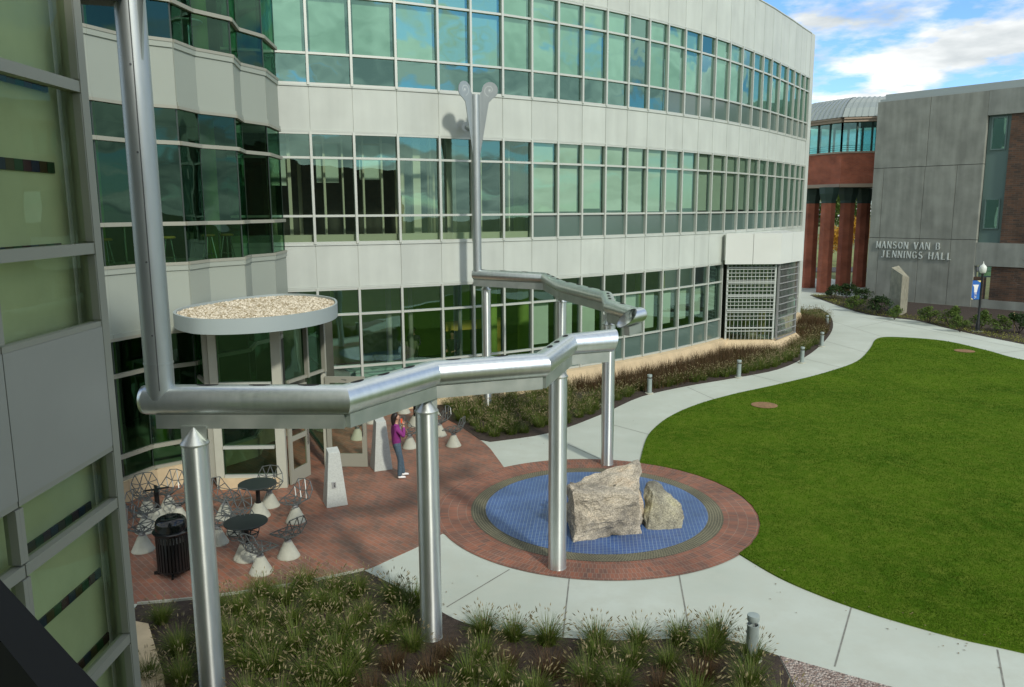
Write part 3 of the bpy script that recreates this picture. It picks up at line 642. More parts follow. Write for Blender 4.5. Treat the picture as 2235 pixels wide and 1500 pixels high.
wband('spandrel_band', 3.75, 5.27, panel_w); wband('spandrel_band', 8.89, 10.27, panel_w); wband('parapet', 13.9, 16.0, panel_w)
for a, c in zip(K, K[1:]):
    for zr in ([.5, 1.05, 2.9, 3.75], [5.27, 6.23, 8.06, 8.89], [10.27, 11.17, 12.9, 13.9]):
        window(wing, (a, c), (None, None), zr, glz_w, 2, mull=.0, fm=frame_d, bar_h=.09, vm=seal)
b = MB()
for a, c in zip(K, K[1:]):
    a, c = Vector((*a, 0)), Vector((*c, 0)); d = (c-a).normalized(); n = Vector((d.y, -d.x, 0)); b.prism([(q.x, q.y) for q in (a-n*.1, c-n*.1, c+n*.14, a+n*.14)], -.1, .5)
b.build('base_curb', tanc, wing)
b = MB(); poly = [(k[0]-.1, k[1]) for k in K]+[(-14, 25), (-14, 15)]
for z0, z1 in ((3.9, 5.1), (9.0, 10.1), (15.6, 15.8), (.3, .45)): b.prism(poly, z0, z1)
b.build('floor_slabs', slab_m, wing)
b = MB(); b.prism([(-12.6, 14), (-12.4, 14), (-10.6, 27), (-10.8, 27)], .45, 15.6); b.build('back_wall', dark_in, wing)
b = MB(); b.prism([(-10.8, 27), (-10.7, 27.15), (-7.5, 25.0), (-7.6, 24.85)], .45, 15.6); b.build('end_wall', dark_in, wing)  # both dark end walls added to block bright sky behind the wing glass
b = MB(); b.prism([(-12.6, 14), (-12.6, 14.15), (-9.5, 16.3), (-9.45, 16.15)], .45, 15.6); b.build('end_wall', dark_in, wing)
b = MB()
for x, y in ((-9.2, 20.2), (-8.3, 22.4), (-9.6, 18.6)): b.lathe([(.2, .4), (.2, 15.6)], (x, y, 0), 12)
b.build('interior_columns', wall_g, wing, smooth=True)
# return between the wing and the near stairwell
# bar stools and high tables behind the second floor glass of the wing
def make_stool():
    t = empty('bar_stool'); s = MB(); s.lathe([(.02, .70), (.17, .71), (.175, .74), (.15, .765), (.02, .77)], seg=16); s.build('seat', seatm, t, smooth=True)
    for k in range(4):
        a = PI/4+k*PI/2; b = MB(); b.tube([(.08*math.cos(a), .08*math.sin(a), .70), (.20*math.cos(a), .20*math.sin(a), .0)], .013, 6); b.build('leg', chrome, t)
    f_ = MB(); f_.tube([(.16*math.cos(k*PI/8), .16*math.sin(k*PI/8), .25) for k in range(17)], .008, 5, cap=False); f_.build('footrest', chrome, t); return t
st = make_stool()
SP = [((232, 575), 18.3, 5.15, 'wooden seat bar stool at the second floor glass left of the tall grey downpipe'), ((370, 560), 19.6, 5.15, 'wooden seat bar stool just right of the tall grey downpipe on the second floor'),
      ((457, 548), 21.2, 5.15, 'wooden seat bar stool standing left beside the chrome table leg on the second floor'), ((497, 548), 21.6, 5.15, 'wooden seat bar stool standing right beside the chrome table leg on the second floor')]
for k, ((px, py), Y, z, lb_) in enumerate(SP):
    o = st if k == 0 else dup(st); q = AY(px, py, Y); o.location = (q.x, Y, z); o.rotation_euler.z = .4*k; tag(o, lb_, 'bar stool', 'bar stools behind the wing glass')
def make_hightable():
    t = empty('high_table'); s = MB(); s.lathe([(.34, 1.02), (.35, 1.03), (.35, 1.06), (.34, 1.065)], seg=24); s.build('tabletop', mat('table_steel', (.45, .55, .55), .3, .5), t)
    s = MB(); s.lathe([(.03, .02), (.03, 1.02)], seg=10); s.build('pole', chrome, t); s = MB(); s.lathe([(.24, 0), (.24, .015), (.04, .03)], seg=20); s.build('base', chrome, t); return t
ht = make_hightable()
for k, (px, Y, z, lb_) in enumerate(((477, 21.9, 5.15, 'chrome high table between the two right bar stools on the second floor'), (270, 18.9, 5.15, 'chrome high table beside the left bar stool, partly behind the downpipe'), (440, 21.0, 10.15, 'round pale high table behind the top floor glass of the wing'))):
    o = ht if k == 0 else dup(ht); q = AY(px, 500, Y); o.location = (q.x, Y, z); tag(o, lb_, 'high table', 'high tables behind the wing glass')

# ============================================================ NEAR STAIRWELL FACADE (left foreground)
ns = empty('stairwell_facade'); tag(ns, 'shaded stairwell front with large panes and rows of coloured tiles, nearest on the left', 'building')
XN = -4.4; YC = 8.4; YS = [8.4, 6.68, 4.96, 3.24, 1.5]
ZN = [-.1, .45, 1.74, 3.35, 4.03, 5.31, 6.13, 7.75, 9.4, 10.3, 12.0, 13.5, 16]
def nbar(b, y0, y1, z, h, w_=.12, x=XN): b.box((x, (y0+y1)/2, z), (w_, abs(y1-y0), h))
zwin = [(.45, 1.74), (1.74, 3.35), (3.35, 4.0), (5.31, 6.13), (6.13, 7.75), (7.75, 9.3), (10.4, 12), (12, 13.6)]
for y1, y0 in zip(YS, YS[1:]):
    for z0, z1 in zwin:
        gb_ = MB(); gb_.quadlist([(XN-.02, y0, z0), (XN-.02, y1, z0), (XN-.02, y1, z1), (XN-.02, y0, z1)], [(0, 1, 2, 3)]); o = gb_.build('window', glz_n, ns, fix=False)
        fb_ = MB(); w_ = .055
        fb_.box((XN, (y0+y1)/2, z0+w_/2), (.11, y1-y0-.02, w_)); fb_.box((XN, (y0+y1)/2, z1-w_/2), (.11, y1-y0-.02, w_))
        fb_.box((XN, y0+w_/2, (z0+z1)/2), (.115, w_, z1-z0-.15)); fb_.box((XN, y1-w_/2-.001, (z0+z1)/2), (.115, w_, z1-z0-.15)); fb_.build('frame', frame_d, o)
for z0, z1 in ((4.0, 5.31), (9.3, 10.4), (13.6, 16)):
    b = MB()
    for y1, y0 in zip(YS, YS[1:]): b.box((XN-.01, (y0+y1)/2, (z0+z1)/2), (.14, y1-y0-.014, z1-z0-.004))
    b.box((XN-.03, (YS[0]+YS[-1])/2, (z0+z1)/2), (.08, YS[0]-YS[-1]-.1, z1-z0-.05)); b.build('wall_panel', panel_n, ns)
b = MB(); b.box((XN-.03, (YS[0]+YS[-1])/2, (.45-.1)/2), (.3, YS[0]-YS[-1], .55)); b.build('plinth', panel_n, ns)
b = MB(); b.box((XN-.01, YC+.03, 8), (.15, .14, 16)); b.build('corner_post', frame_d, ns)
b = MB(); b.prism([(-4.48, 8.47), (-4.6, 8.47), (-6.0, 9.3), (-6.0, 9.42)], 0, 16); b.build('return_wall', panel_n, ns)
b = MB(); b.prism([(-4.3, 8.5), (-4.82, 10.1), (-5.72, 11.6), (-6.6, 11.9), (-6.6, 8.5)], -.1, .14); b.build('base_curb', tanc, ns)
b = MB(); b.box((-4.68, 4.9, 8), (.06, 7.16, 15.9)); b.build('inner_wall', mat('inner_wall_pale', (.52, .54, .36), .8, var=.12, vscale=.8), ns)
tiles = [mat('tile_navy', (.012, .02, .06), .3), mat('tile_plum', (.05, .012, .03), .3), mat('tile_bottle', (.01, .05, .025), .3), mat('tile_brown', (.045, .03, .015), .3)]
for (ex, ey, lx, hh) in ((105, 190, -60, .11), (120, 367, -60, .11), (135, 537, -60, .06), (200, 1103, 30, .1), (221, 1248, 52, .1), (239, 1388, 128, .1), (262, 1520, 120, .1)):
    q = AX(ex, ey, -4.63); z = q.z
    y1 = min(q.y, 8.46); yl = AX(lx, ey, -4.63).y if lx > 0 else 5.2
    b = MB(); nT = max(4, int((y1-yl)/.13)); w_ = (y1-yl)/nT
    for t in range(nT): b.box((-4.640, yl+w_*(t+.5), z), (.02, w_*.97, hh), mi=(t*7+int(ex)) % 4)
    b.build('tile_row', tiles, ns)
# soffit stub at the top, carrying the pole arm
# unseen wall of the camera's building, sized to shade the stairwell; its window frame
cbd = empty('camera_side_shade_wall'); tag(cbd, 'unseen pale panel wall behind the viewpoint, sized to shade the stairwell front', 'building')
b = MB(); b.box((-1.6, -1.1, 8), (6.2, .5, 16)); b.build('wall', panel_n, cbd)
b = MB()
p0, p1 = AY(-60, 1245, 2.6), AY(215, 1560, 1.9); d = (p1-p0).normalized(); 
nrm = Vector((0, -1, 0)).cross(d).normalized(); nrm = nrm if nrm.z < 0 else -nrm
b.box((p0+p1)/2+nrm*.20, ((p1-p0).length+.6, .12, .36), M=Matrix((d, d.cross(nrm).normalized(), nrm)).transposed())
tag(b.build('window_frame', mat('black_frame', (.002, .003, .003), .9)), 'black slanting window frame in the lower left corner', 'window frame')

# ============================================================ ENTRANCE VESTIBULE WITH PEBBLE ROOF
ves = empty('entrance_pavilion'); tag(ves, 'glass entrance pavilion with round pebble covered roof and open door', 'pavilion')
rim = [(-8.34, 19.48), (-7.59, 18.52), (-6.92, 18.22), (-6.18, 18.33), (-5.48, 18.76), (-4.93, 19.55), (-4.68, 20.5), (-4.75, 21.6), (-5.15, 22.8), (-5.9, 23.65), (-6.9, 24.0), (-7.7, 23.3), (-8.3, 22.0), (-8.6, 20.7)]
rim = [(x*.89, y*.89) for x, y in rim]; RM = catmull(rim, 6, True); CZ0, CZ1 = 4.0, 4.32
# slight flattening towards the true roof plan
b = MB(); cxr = sum(p[0] for p in RM)/len(RM); cyr = sum(p[1] for p in RM)/len(RM)
inn_ = [(cxr+(p[0]-cxr)*.97, cyr+(p[1]-cyr)*.97) for p in RM]
b = MB(); n_ = len(RM); vs = [(p[0], p[1], CZ0) for p in RM]+[(p[0], p[1], CZ1) for p in RM]+[(p[0], p[1], CZ1) for p in inn_]+[(p[0], p[1], CZ1-.10) for p in inn_]
fs = []
for i in range(n_):
    j = (i+1) % n_
    for q in range(3): fs.append((q*n_+i, q*n_+j, (q+1)*n_+j, (q+1)*n_+i))
fs.append(tuple(reversed(range(n_))))
b.quadlist(vs, fs); autosmooth(b.build('roof_rim', mat('rim_grey', (.36, .42, .41), .45, .2), ves))
# pebbles as real lumps over a pebble sheet
b = MB(); b.poly([(p[0], p[1], CZ1-.06) for p in inn_]); 
rp = random.Random(5); cnt = 0
ico = [(0, 0, 1), (.9, 0, .3), (.28, .85, .3), (-.72, .53, .3), (-.72, -.53, .3), (.28, -.85, .3)]; icf = [(0, 1, 2), (0, 2, 3), (0, 3, 4), (0, 4, 5), (0, 5, 1)]
while cnt < 5200:
    x, y = rp.uniform(-7.8, -4.0), rp.uniform(16.1, 21.5)
    if inside(x, y, inn_):
        s_ = rp.uniform(.025, .05); a = rp.uniform(0, 6.28); ca, sa = math.cos(a), math.sin(a); e_ = rp.uniform(.6, 1)
        b.quadlist([(x+(u*ca-v*sa*e_)*s_, y+(u*sa+v*ca*e_)*s_, CZ1-.06+w_*s_*.8-.008) for u, v, w_ in ico], icf); cnt += 1
pl = leafmat('pebble_stone', (.24, .19, .10), (.72, .66, .52), .85, 0.0)
b.build('roof_pebbles', pl, ves, fix=False)
# posts and glazing
V = [(-7.75, 18.95), (-6.95, 18.15), (-5.32, 17.98), (-4.72, 19.95), (-4.9, 23.2)]
V = [Vector((*v, 0)) for v in V]
V[0] = Vector((-7.8, 19.3, 0)); V[1] = Vector((-7.02, 18.45, 0)); V[2] = Vector((-5.45, 18.35, 0)); V[3] = Vector((-4.85, 20.3, 0)); V[4] = Vector((-5.2, 25.2, 0))
# fit plan to sight lines of the posts at their feet
V[1] = G(482, 1068); V[2] = G(616, 1066); V[3] = G(713, 1018)
V[1].z = V[2].z = V[3].z = 0
b = MB()
for v, w_ in ((V[1], .19), (V[2], .22), (V[3], .12), (V[0], .12)): b.box((v.x, v.y+.1, 2.0), (w_, .2, 4.0), rz=.1)
b.build('post', mat('post_beige', (.42, .43, .35), .5, var=.05, vscale=3), ves, bevel=.01)
b = MB(); b.bar(V[1]+Vector((0, .0, .14)), V[2]+Vector((-.05, 0, .14)), .14, .28); b.build('base_curb', tanc, ves)
window(ves, ((V[1].x+.10, V[1].y+.05), (V[2].x-.11, V[2].y+.05)), (None, None), [.28, 1.02, 2.55, 4.0], glz_w, 2, fm=frame, mull=.04, right=False)
window(ves, ((V[0].x, V[0].y+.05), (V[1].x-.12, V[1].y+.05)), (None, None), [.28, 2.55, 4.0], glz_w, 2, fm=frame_d, mull=.06)
# door wall between V2 and V3: transom windows above, closed door and open doorway
D0 = V[2]+Vector((.16, .18, 0)); D1 = V[3]; dd = (D1-D0); Dm = D0+dd*.52
window(ves, ((D0.x, D0.y), (Dm.x, Dm.y)), (None, None), [2.5, 4.0], glz_w, 1, fm=frame_d, mull=.06)
window(ves, ((Dm.x, Dm.y), (D1.x, D1.y)), (None, None), [2.5, 4.0], glz_w, 1, fm=frame_d, mull=.06)
def door(name, hinge, end, z1=2.38, par=ves, bot=.34, split=None):
    d = (end-hinge); L_ = d.length; dn = d.normalized(); o = empty(name); o.parent = par; 
    fr = MB(); st_ = .12
    up = Vector((0, 0, 1))
    for p in (hinge+dn*st_/2, end-dn*st_/2): fr.bar(p+up*.02, p+up*z1, .05, st_, up=tuple(dn))
    fr.bar(hinge+dn*st_+up*(.02+bot/2), end-dn*st_+up*(.02+bot/2), .05, bot); fr.bar(hinge+dn*st_+up*(z1-.08), end-dn*st_+up*(z1-.08), .05, .16)
    if split: fr.bar(hinge+dn*st_+up*split, end-dn*st_+up*split, .05, .12)
    fr.build('door_frame', frame_d, o)
    gl = MB(); a = hinge+dn*st_; c = end-dn*st_; gl.quadlist([a+up*(bot), c+up*bot, c+up*(z1-.15), a+up*(z1-.15)], [(0, 1, 2, 3)]); gl.build('glass', glz_n, o, fix=False)
    n = Vector((dn.y, -dn.x, 0)); hb = MB(); q = end-dn*.09+n*.06; hb.tube([q+up*.85, q+up*1.25], .014, 6); hb.tube([q+up*.9, q+up*.9-n*.05], .01, 5); hb.tube([q+up*1.2, q+up*1.2-n*.05], .01, 5); hb.build('handle', chrome, o); return o
door('door', D0+Vector((0, 0, 0)), Dm, split=1.12)
HO = V[3]+Vector((.06, -.04, 0)); EO = G(803, 1020); EO.z = 0
do = door('door', HO, EO)
b = MB(); b.tube([HO+Vector((.05, .05, 2.33)), HO+(EO-HO)*.55+Vector((0, -.04, 2.30))], .012, 6); b.build('closer_arm', chrome, do)
dk = MB(); dk.prism([(-8.9, 20.2), (-8.8, 20.1), (-5.6, 24.6), (-5.7, 24.7)], 0, 3.7); dk.build('inner_wall', dark_in, ves)
sj = MB(); a, c = V[3], Vector((-5.75, 21.9, 0)); 
window(ves, ((a.x, a.y), (c.x, c.y)), (None, None), [.3, 1.5, 2.6, 3.9], glz_w, 2, fm=frame_d, mull=.06)

# ============================================================ PIPE SCULPTURES
def mitre_pipe(b, pts, r, seg=28, t=.012, endcut=None):
    b.tube(pts, r, seg, cap=False); b.tube(pts, r-t, seg, cap=False)
def opening(parent, c, d, r, L_=.13, wd=.042):
    """black elliptical disc painting the shade of a hole on the crown of a pipe with axis direction d"""
    d = Vector(d).normalized(); s_ = Vector((-d.y, d.x, 0)).normalized(); up = d.cross(s_); up = up if up.z > 0 else -up
    b = MB(); vs = [Vector(c)+up*(r+.003)]; n = 20
    for ring in (.5, 1.0):
        for k in range(n):
            a = 2*PI*k/n; u = math.cos(a)*L_*ring; an = math.sin(a)*wd*ring/r
            vs.append(Vector(c)+d*u+(up*math.cos(an)+s_*math.sin(an))*(r+.003))
    fs = [(0, 1+k, 1+(k+1) % n) for k in range(n)]+[(1+k, 1+n+k, 1+n+(k+1) % n, 1+(k+1) % n) for k in range(n)]
    b.quadlist(vs, fs); b.build('opening', hole_m, parent)
def column(parent, x, y, zs, r=.165, ztip=None, z0=0.0, ang=0.0):
    ztip = ztip or zs+.22
    b = MB(); b.lathe([(r+.004, z0), (r+.004, z0+.03), (r, z0+.03), (r, zs), ], (x, y, 0), 40); c = autosmooth(b.build('column', steel_v, parent))
    k = MB(); k.lathe([(r+.012, zs-.01), (r+.012, zs+.012), (.012, ztip)], (x, y, 0), 40); autosmooth(k.build('cone_cap', galv('cone_zinc%d' % len(MATS), (.5, .54, .5), (.66, .68, .64), .3, .5), c), 20)
    return c
def beam(parent, pts, ztop, h, w_=.17):
    b = MB()
    for a, c, za, zc in zip(pts, pts[1:], ztop, ztop[1:]):
        a3 = Vector((a[0], a[1], za-h/2)); c3 = Vector((c[0], c[1], zc-h/2)); b.bar(a3, c3, w_, h)
    return b.build('beam', zinc, parent)
def scroll_fin(parent, x, y, ang, zb, zt, m, r0=.16, R=.27):
    """flat steel bracket: narrow at the foot, widening to a volute; lies in the vertical plane at angle ang"""
    outl = [(r0, zb)]; top = zt-.25
    outl += [(r0+.30, top-.35)]
    cx_, cz_ = r0+.33, top+.02
    # outer circle of the volute from lower inside round to the outer bottom
    pts = []
    for k in range(26):
        a = math.radians(-70+k*(250)/25); rr_ = R-.03*k/25; pts.append((cx_+rr_*math.cos(a), cz_+rr_*math.sin(a)))
    outl += pts; outl += [(r0, top-.12)]
    th = .012; d = Vector((math.cos(ang), math.sin(ang), 0)); s_ = Vector((-d.y, d.x, 0))
    b = MB(); n = len(outl); C0 = Vector((x, y, 0))
    f_ = [C0+d*u+s_*th+Vector((0, 0, z)) for u, z in outl]; g_ = [C0+d*u-s_*th+Vector((0, 0, z)) for u, z in outl]
    b.quadlist(f_+g_, [tuple(range(n)), tuple(reversed(range(n, 2*n)))]+[(i, (i+1) % n, n+(i+1) % n, n+i) for i in range(n)])
    o = b.build('scroll_bracket', m, parent)
    # spiral slit, drawn as a dark inlay standing 2 mm proud on both faces
    sl = MB()
    for sg in (1, -1):
        P0 = []
        for k in range(30):
            a = math.radians(-100-k*14); rr_ = .185-.0052*k; P0.append((cx_+rr_*math.cos(a), cz_+rr_*math.sin(a), .008+.010*min(1, (30-k)/12)))
        vs = []; 
        for u, z, w_ in P0:
            q = Vector((u-cx_, 0, z-cz_)).normalized()
            for e_ in (-w_/2, w_/2): uu = u+q.x*e_; z2 = z+q.z*e_; vs.append(C0+d*uu+s_*sg*(th+.002)+Vector((0, 0, z2)))
        sl.quadlist(vs, [(2*i, 2*i+1, 2*i+3, 2*i+2) for i in range(len(P0)-1)])
        cc2 = [C0+d*(cx_+.035*math.cos(a*PI/6))+s_*sg*(th+.002)+Vector((0, 0, cz_+.035*math.sin(a*PI/6))) for a in range(12)]; sl.poly(cc2)
    sl.build('spiral_slit', mat('slit_light', (.55, .6, .58), .6) if 'slit_light' not in MATS else MATS['slit_light'], o, fix=False)
    return o
# near run
s1 = empty('pipe_sculpture'); tag(s1, 'near zigzag steel pipe trough on columns with tall grey downpipe, crossing the left foreground', 'sculpture', 'pipe sculptures')
ZP = 4.15
NP = [G(322, 872, ZP), G(752, 872, ZP), G(945, 815, ZP), G(1180, 797, ZP), G(1240, 752, ZP), G(1335, 745, ZP)]
rP = .19
def lip(rings):
    ax = (NP[5]-NP[4]).normalized(); c = NP[5]
    new = []
    for q in rings[-1]:
        v = q-c; h = v.z/rP; new.append(q+ax*(.02+.05*h)+Vector((0, 0, .03*max(0, h))))
    rings[-1] = new; return rings
b = MB(); b.tube(NP, rP, 40, cap=False, fn=lip); b.tube(NP, rP-.014, 40, cap=False, fn=lip)
c0 = NP[0]; d0 = (NP[1]-NP[0]).normalized()
pipe = autosmooth(b.build('pipe', steel, s1, fix=False), 25)
b = MB(); M_ = Matrix.Rotation(PI/2, 3, 'Y'); M_ = d0.to_track_quat('Z', 'Y').to_matrix()
b.lathe([(rP, 0), (rP*.93, -.05), (rP*.6, -.085), (.01, -.10)], c0, 40, cap=False, M=M_); b.build('end_cap', steel, s1, smooth=True)
# weld beads at mitres
for k in (1, 2, 3, 4):
    pass
hl = [(440, 845), (556, 845), (665, 845), (787, 831), (842, 815), (893, 799), (985, 779), (1080, 768), (1184, 754), (1211, 744), (1281, 733)]
segs = list(zip(NP, NP[1:]))
for hx, hy in hl:
    q = G(hx, hy+2, ZP+rP)
    best = min(segs, key=lambda s: abs(((Vector((q.x, q.y, 0))-Vector((s[0].x, s[0].y, 0))).dot((s[1]-s[0]).normalized())-max(0, min((s[1]-s[0]).length, (Vector((q.x, q.y, 0))-Vector((s[0].x, s[0].y, 0))).dot((s[1]-s[0]).normalized())))))+((Vector((q.x, q.y, ZP))-s[0])-(s[1]-s[0]).normalized()*(Vector((q.x, q.y, ZP))-s[0]).dot((s[1]-s[0]).normalized())).length)
    d = (best[1]-best[0]).normalized(); t = (Vector((q.x, q.y, ZP))-best[0]).dot(d); t = max(.15, min((best[1]-best[0]).length-.15, t))
    opening(s1, best[0]+d*t, d, rP, L_=.14 if hx < 700 else .12)
bz = ZP-rP+.015
bp = [NP[0]+(NP[1]-NP[0])*.05, NP[1], NP[2], NP[3], NP[4], NP[5]-(NP[5]-NP[4])*.1]
beam(s1, [(p.x, p.y) for p in bp], [bz]*6, .185)
C1p = G(425, 965, 3.62)
cols = [(C1p.x, C1p.y), (-1.26, 11.37), (.81, 13.79)]
for k, (x, y) in enumerate(cols):
    column(s1, x, y, 3.60, ztip=3.82)
    b = MB(); q = Vector((x, y, 0)); i_ = (0, 2, 4)[k]; d = (NP[i_+1]-NP[i_]).normalized() if k != 0 else (NP[1]-NP[0]).normalized()
    b.bar(q+d*-.16+Vector((0, 0, 3.70)), q+d*.16+Vector((0, 0, 3.70)), .03, .26); b.build('gusset', zinc, s1)
# near downpipe
dp = Vector((-4.43, 9.86, 0)); dq = G(349, 840, 4.4)
dpx = AY(341, 730, 9.86); dp = Vector((dpx.x, 9.86, 0))
b = MB(); b.lathe([(.172, 4.18), (.172, 10.5)], (dp.x, dp.y, 0), 40); b.lathe([(.178, 4.62), (.178, 4.64)], (dp.x, dp.y, 0), 40)
autosmooth(b.build('downpipe', steel_p, s1)); 
b = MB(); b.bar((dp.x+.06, dp.y-.166, 4.3), (dp.x+.06, dp.y-.166, 10.4), .006, .012, up=(1, 0, 0))
for z in (5.0, 5.9, 7.2, 8.2): b.lathe([(.012, 0), (.012, .01)], (dp.x+.03, dp.y-.17, z), 8, M=Matrix.Rotation(PI/2, 3, 'X'))
b.build('seam', mat('seam_dark', (.10, .11, .11), .6), s1)
scroll_fin(s1, dp.x, dp.y, math.radians(-35), 8.2, 10.3, steel_p); scroll_fin(s1, dp.x, dp.y, math.radians(205), 8.9, 10.3, steel_p)
b = MB(); b.tube([(dp.x-.1, dp.y-.05, 9.02), (-4.44, 8.42+.9, 9.02), (-5.6, 9.2, 9.02)], .1, 16); b.bar((dp.x-.1, dp.y-.05, 9.0), (-5.8, 9.4, 9.0), .3, .22); b.build('wall_arm', mat('arm_dark', (.10, .11, .10), .5, .3), s1)
# far run
s2 = empty('pipe_sculpture'); tag(s2, 'far zigzag steel pipe run with tall scroll topped pole standing against the curved hall', 'sculpture', 'pipe sculptures')
def FZ(px, py):
    d = ray(px, py); k = d.z/d.y; Y = (CH-(4.15-.045*20))/(.045-k); return Vector((d.x/d.y*Y, Y, 4.15+.045*(Y-20)))
FPT = [FZ(1035, 599), FZ(1190, 607), FZ(1225, 625), FZ(1325, 650), FZ(1332, 670), FZ(1392, 688)]
b = MB(); b.tube(FPT, .17, 32, cap=False); b.tube(FPT, .158, 32, cap=False)
b.lathe([(.17, 0), (.13, -.04), (.01, -.06)], FPT[0], 32, cap=False, M=(FPT[1]-FPT[0]).normalized().to_track_quat('Z', 'Y').to_matrix())
autosmooth(b.build('pipe', steel, s2, fix=False), 25)
# spout: short hollow pipe turning down towards the basin with an oblique mouth
e0 = FPT[5]; dirs = Vector((-.62, -.78, -.04)).normalized(); e1 = e0+dirs*.50
def mouth(rings):
    new = []
    for q in rings[-1]:
        h = (q-e1).z/.17; new.append(q+dirs*(-.34*h))
    rings[-1] = new; return rings
b = MB(); b.tube([e0-dirs*.12, e1], .172, 32, cap=False, fn=mouth); b.tube([e0-dirs*.12, e1], .158, 32, cap=False, fn=mouth)
b.lathe([(.172, 0), (.15, -.06), (.08, -.12), (.01, -.13)], e0-dirs*.12, 32, cap=False, M=dirs.to_track_quat('Z', 'Y').to_matrix())
spo = autosmooth(b.build('spout', steel, s2, fix=False), 30)
for f_ in (.12, .42, .72): opening(s2, FPT[0]+(FPT[1]-FPT[0])*f_, FPT[1]-FPT[0], .17, .12)
for f_ in (.2, .5, .8): opening(s2, FPT[1]+(FPT[2]-FPT[1])*f_, FPT[2]-FPT[1], .17, .12)
for f_ in (.15, .4, .65, .9): opening(s2, FPT[2]+(FPT[3]-FPT[2])*f_, FPT[3]-FPT[2], .17, .12)
for f_ in (.25, .55, .85): opening(s2, FPT[3]+(FPT[4]-FPT[3])*f_, FPT[4]-FPT[3], .17, .11)
opening(s2, FPT[4]+(FPT[5]-FPT[4])*.45, FPT[5]-FPT[4], .17, .11)
beam(s2, [(p.x, p.y) for p in FPT[:-1]]+[(FPT[5].x, FPT[5].y-.05)], [p.z-.155 for p in FPT], .22, .15)
b = MB(); b.bar(e0+Vector((.02, -.05, -.28)), e1+Vector((0, 0, -.30)), .16, .2); b.build('beam', zinc, s2)
f1p = FPT[0]+(FPT[1]-FPT[0])*.14
fx = (ray(1062, 740)/ray(1062, 740).y).x; f1p = Vector((fx*26.25, 26.25, 0))
column(s2, f1p.x, f1p.y, FPT[0].z-.52, .155, FPT[0].z-.27)
column(s2, .0624*23.6, 23.6, FPT[2].z-.50, .155, FPT[2].z-.25)
column(s2, 2.44, 19.82, 3.66, .16, 3.9)
for q, z in ((f1p, FPT[0].z-.4), (Vector((.0624*23.6, 23.6, 0)), FPT[2].z-.38), (Vector((2.44, 19.82, 0)), 3.78)):
    b = MB(); b.bar((q.x-.14, q.y+.05, z), (q.x+.14, q.y-.05, z), .03, .25); b.build('gusset', zinc, s2)
pq = FPT[0]+(FPT[1]-FPT[0]).normalized()*.12; 
b = MB(); b.lathe([(.14, pq.z), (.14, 10.1)], (pq.x, pq.y, 0), 32); autosmooth(b.build('pole', steel_p, s2))
scroll_fin(s2, pq.x, pq.y, math.radians(-8), 8.2, 10.45, steel_p, .13); scroll_fin(s2, pq.x, pq.y, math.radians(226), 8.2, 10.45, steel_p, .13)
b = MB(); b.tube([(pq.x, pq.y, 9.0), (pq.x-.35, pq.y+.85, 9.2)], .07, 14); b.lathe([(.16, 0), (.16, .03)], (pq.x-.33, pq.y+.80, 9.19), 20, M=Matrix.Rotation(PI/2-.1, 3, 'X')); b.build('wall_arm', steel_p, s2)

# ============================================================ BOULDERS in the fountain court
def hull_rock(name, hulls, m, label, sub=3, disp=.03, loc=(0, 0, 0), seed=1):
    bm = bmesh.new()
    for pts in hulls:
        b2 = bmesh.new()
        for p in pts: b2.verts.new(p)
        bmesh.ops.convex_hull(b2, input=b2.verts); bmesh.ops.delete(b2, geom=[v for v in b2.verts if not v.link_faces], context='VERTS')
        tmp = bpy.data.meshes.new('tmp'); b2.to_mesh(tmp); b2.free(); bm.from_mesh(tmp); bpy.data.meshes.remove(tmp)
    bmesh.ops.triangulate(bm, faces=bm.faces)
    bmesh.ops.subdivide_edges(bm, edges=bm.edges, cuts=3, use_grid_fill=True); bmesh.ops.triangulate(bm, faces=bm.faces)
    bmesh.ops.subdivide_edges(bm, edges=bm.edges, cuts=2, use_grid_fill=True); bmesh.ops.triangulate(bm, faces=bm.faces)
    from mathutils import noise
    bm.normal_update(); off_ = Vector((seed*7.1, seed*3.3, 0))
    for v in bm.verts:
        n1 = noise.fractal(v.co*2.2+off_, 1.0, 2.0, 4); n2 = noise.noise(v.co*11+off_); rid = abs(noise.noise(v.co*3.5-off_))
        v.co += v.normal*(disp*1.6*n1+disp*.35*n2-disp*1.2*rid)
        if v.co.z < .01 and v.co.z > -.05: v.co.z = min(v.co.z, 0)
    me = bpy.data.meshes.new(name); bm.to_mesh(me); bm.free(); me.materials.append(m); me.polygons.foreach_set('use_smooth', [False]*len(me.polygons))
    o = bpy.data.objects.new(name, me); COL.objects.link(o); tag(o, label, 'boulder', 'boulders in the fountain court'); o.location = loc; return o
def rk(*l): return [tuple(q) for q in l]
base_z = .02
# front face pixel outline -> points on chosen depths
hA = [G(1245, 1178), G(1252, 1186), G(1395, 1165), (1.15, 16.2, 0), (2.7, 16.3, 0), AY(1241, 1150, 15.3), AY(1252, 1079, 15.05), AY(1262, 1072, 15.15), AY(1300, 1072, 15.3), AY(1345, 1080, 15.3), AY(1394, 1082, 15.35), AY(1399, 1125, 15.3), AY(1396, 1058, 15.9), AY(1300, 1060, 15.8), AY(1243, 1072, 15.7), AY(1241, 1060, 16.1), AY(1300, 1120, 15.0)]
hB = [(1.2, 16.0, 0), (1.3, 16.9, 0), (2.85, 17.1, 0), (2.75, 15.8, 0), AY(1243, 1052, 16.2), AY(1268, 1046, 16.4), AY(1300, 1034, 16.6), AY(1325, 1026, 16.8), AY(1370, 1012, 17.0), AY(1394, 1000, 17.05), AY(1396, 1012, 16.7), AY(1397, 1060, 16.0), AY(1378, 1044, 16.25), AY(1340, 1050, 16.2)]
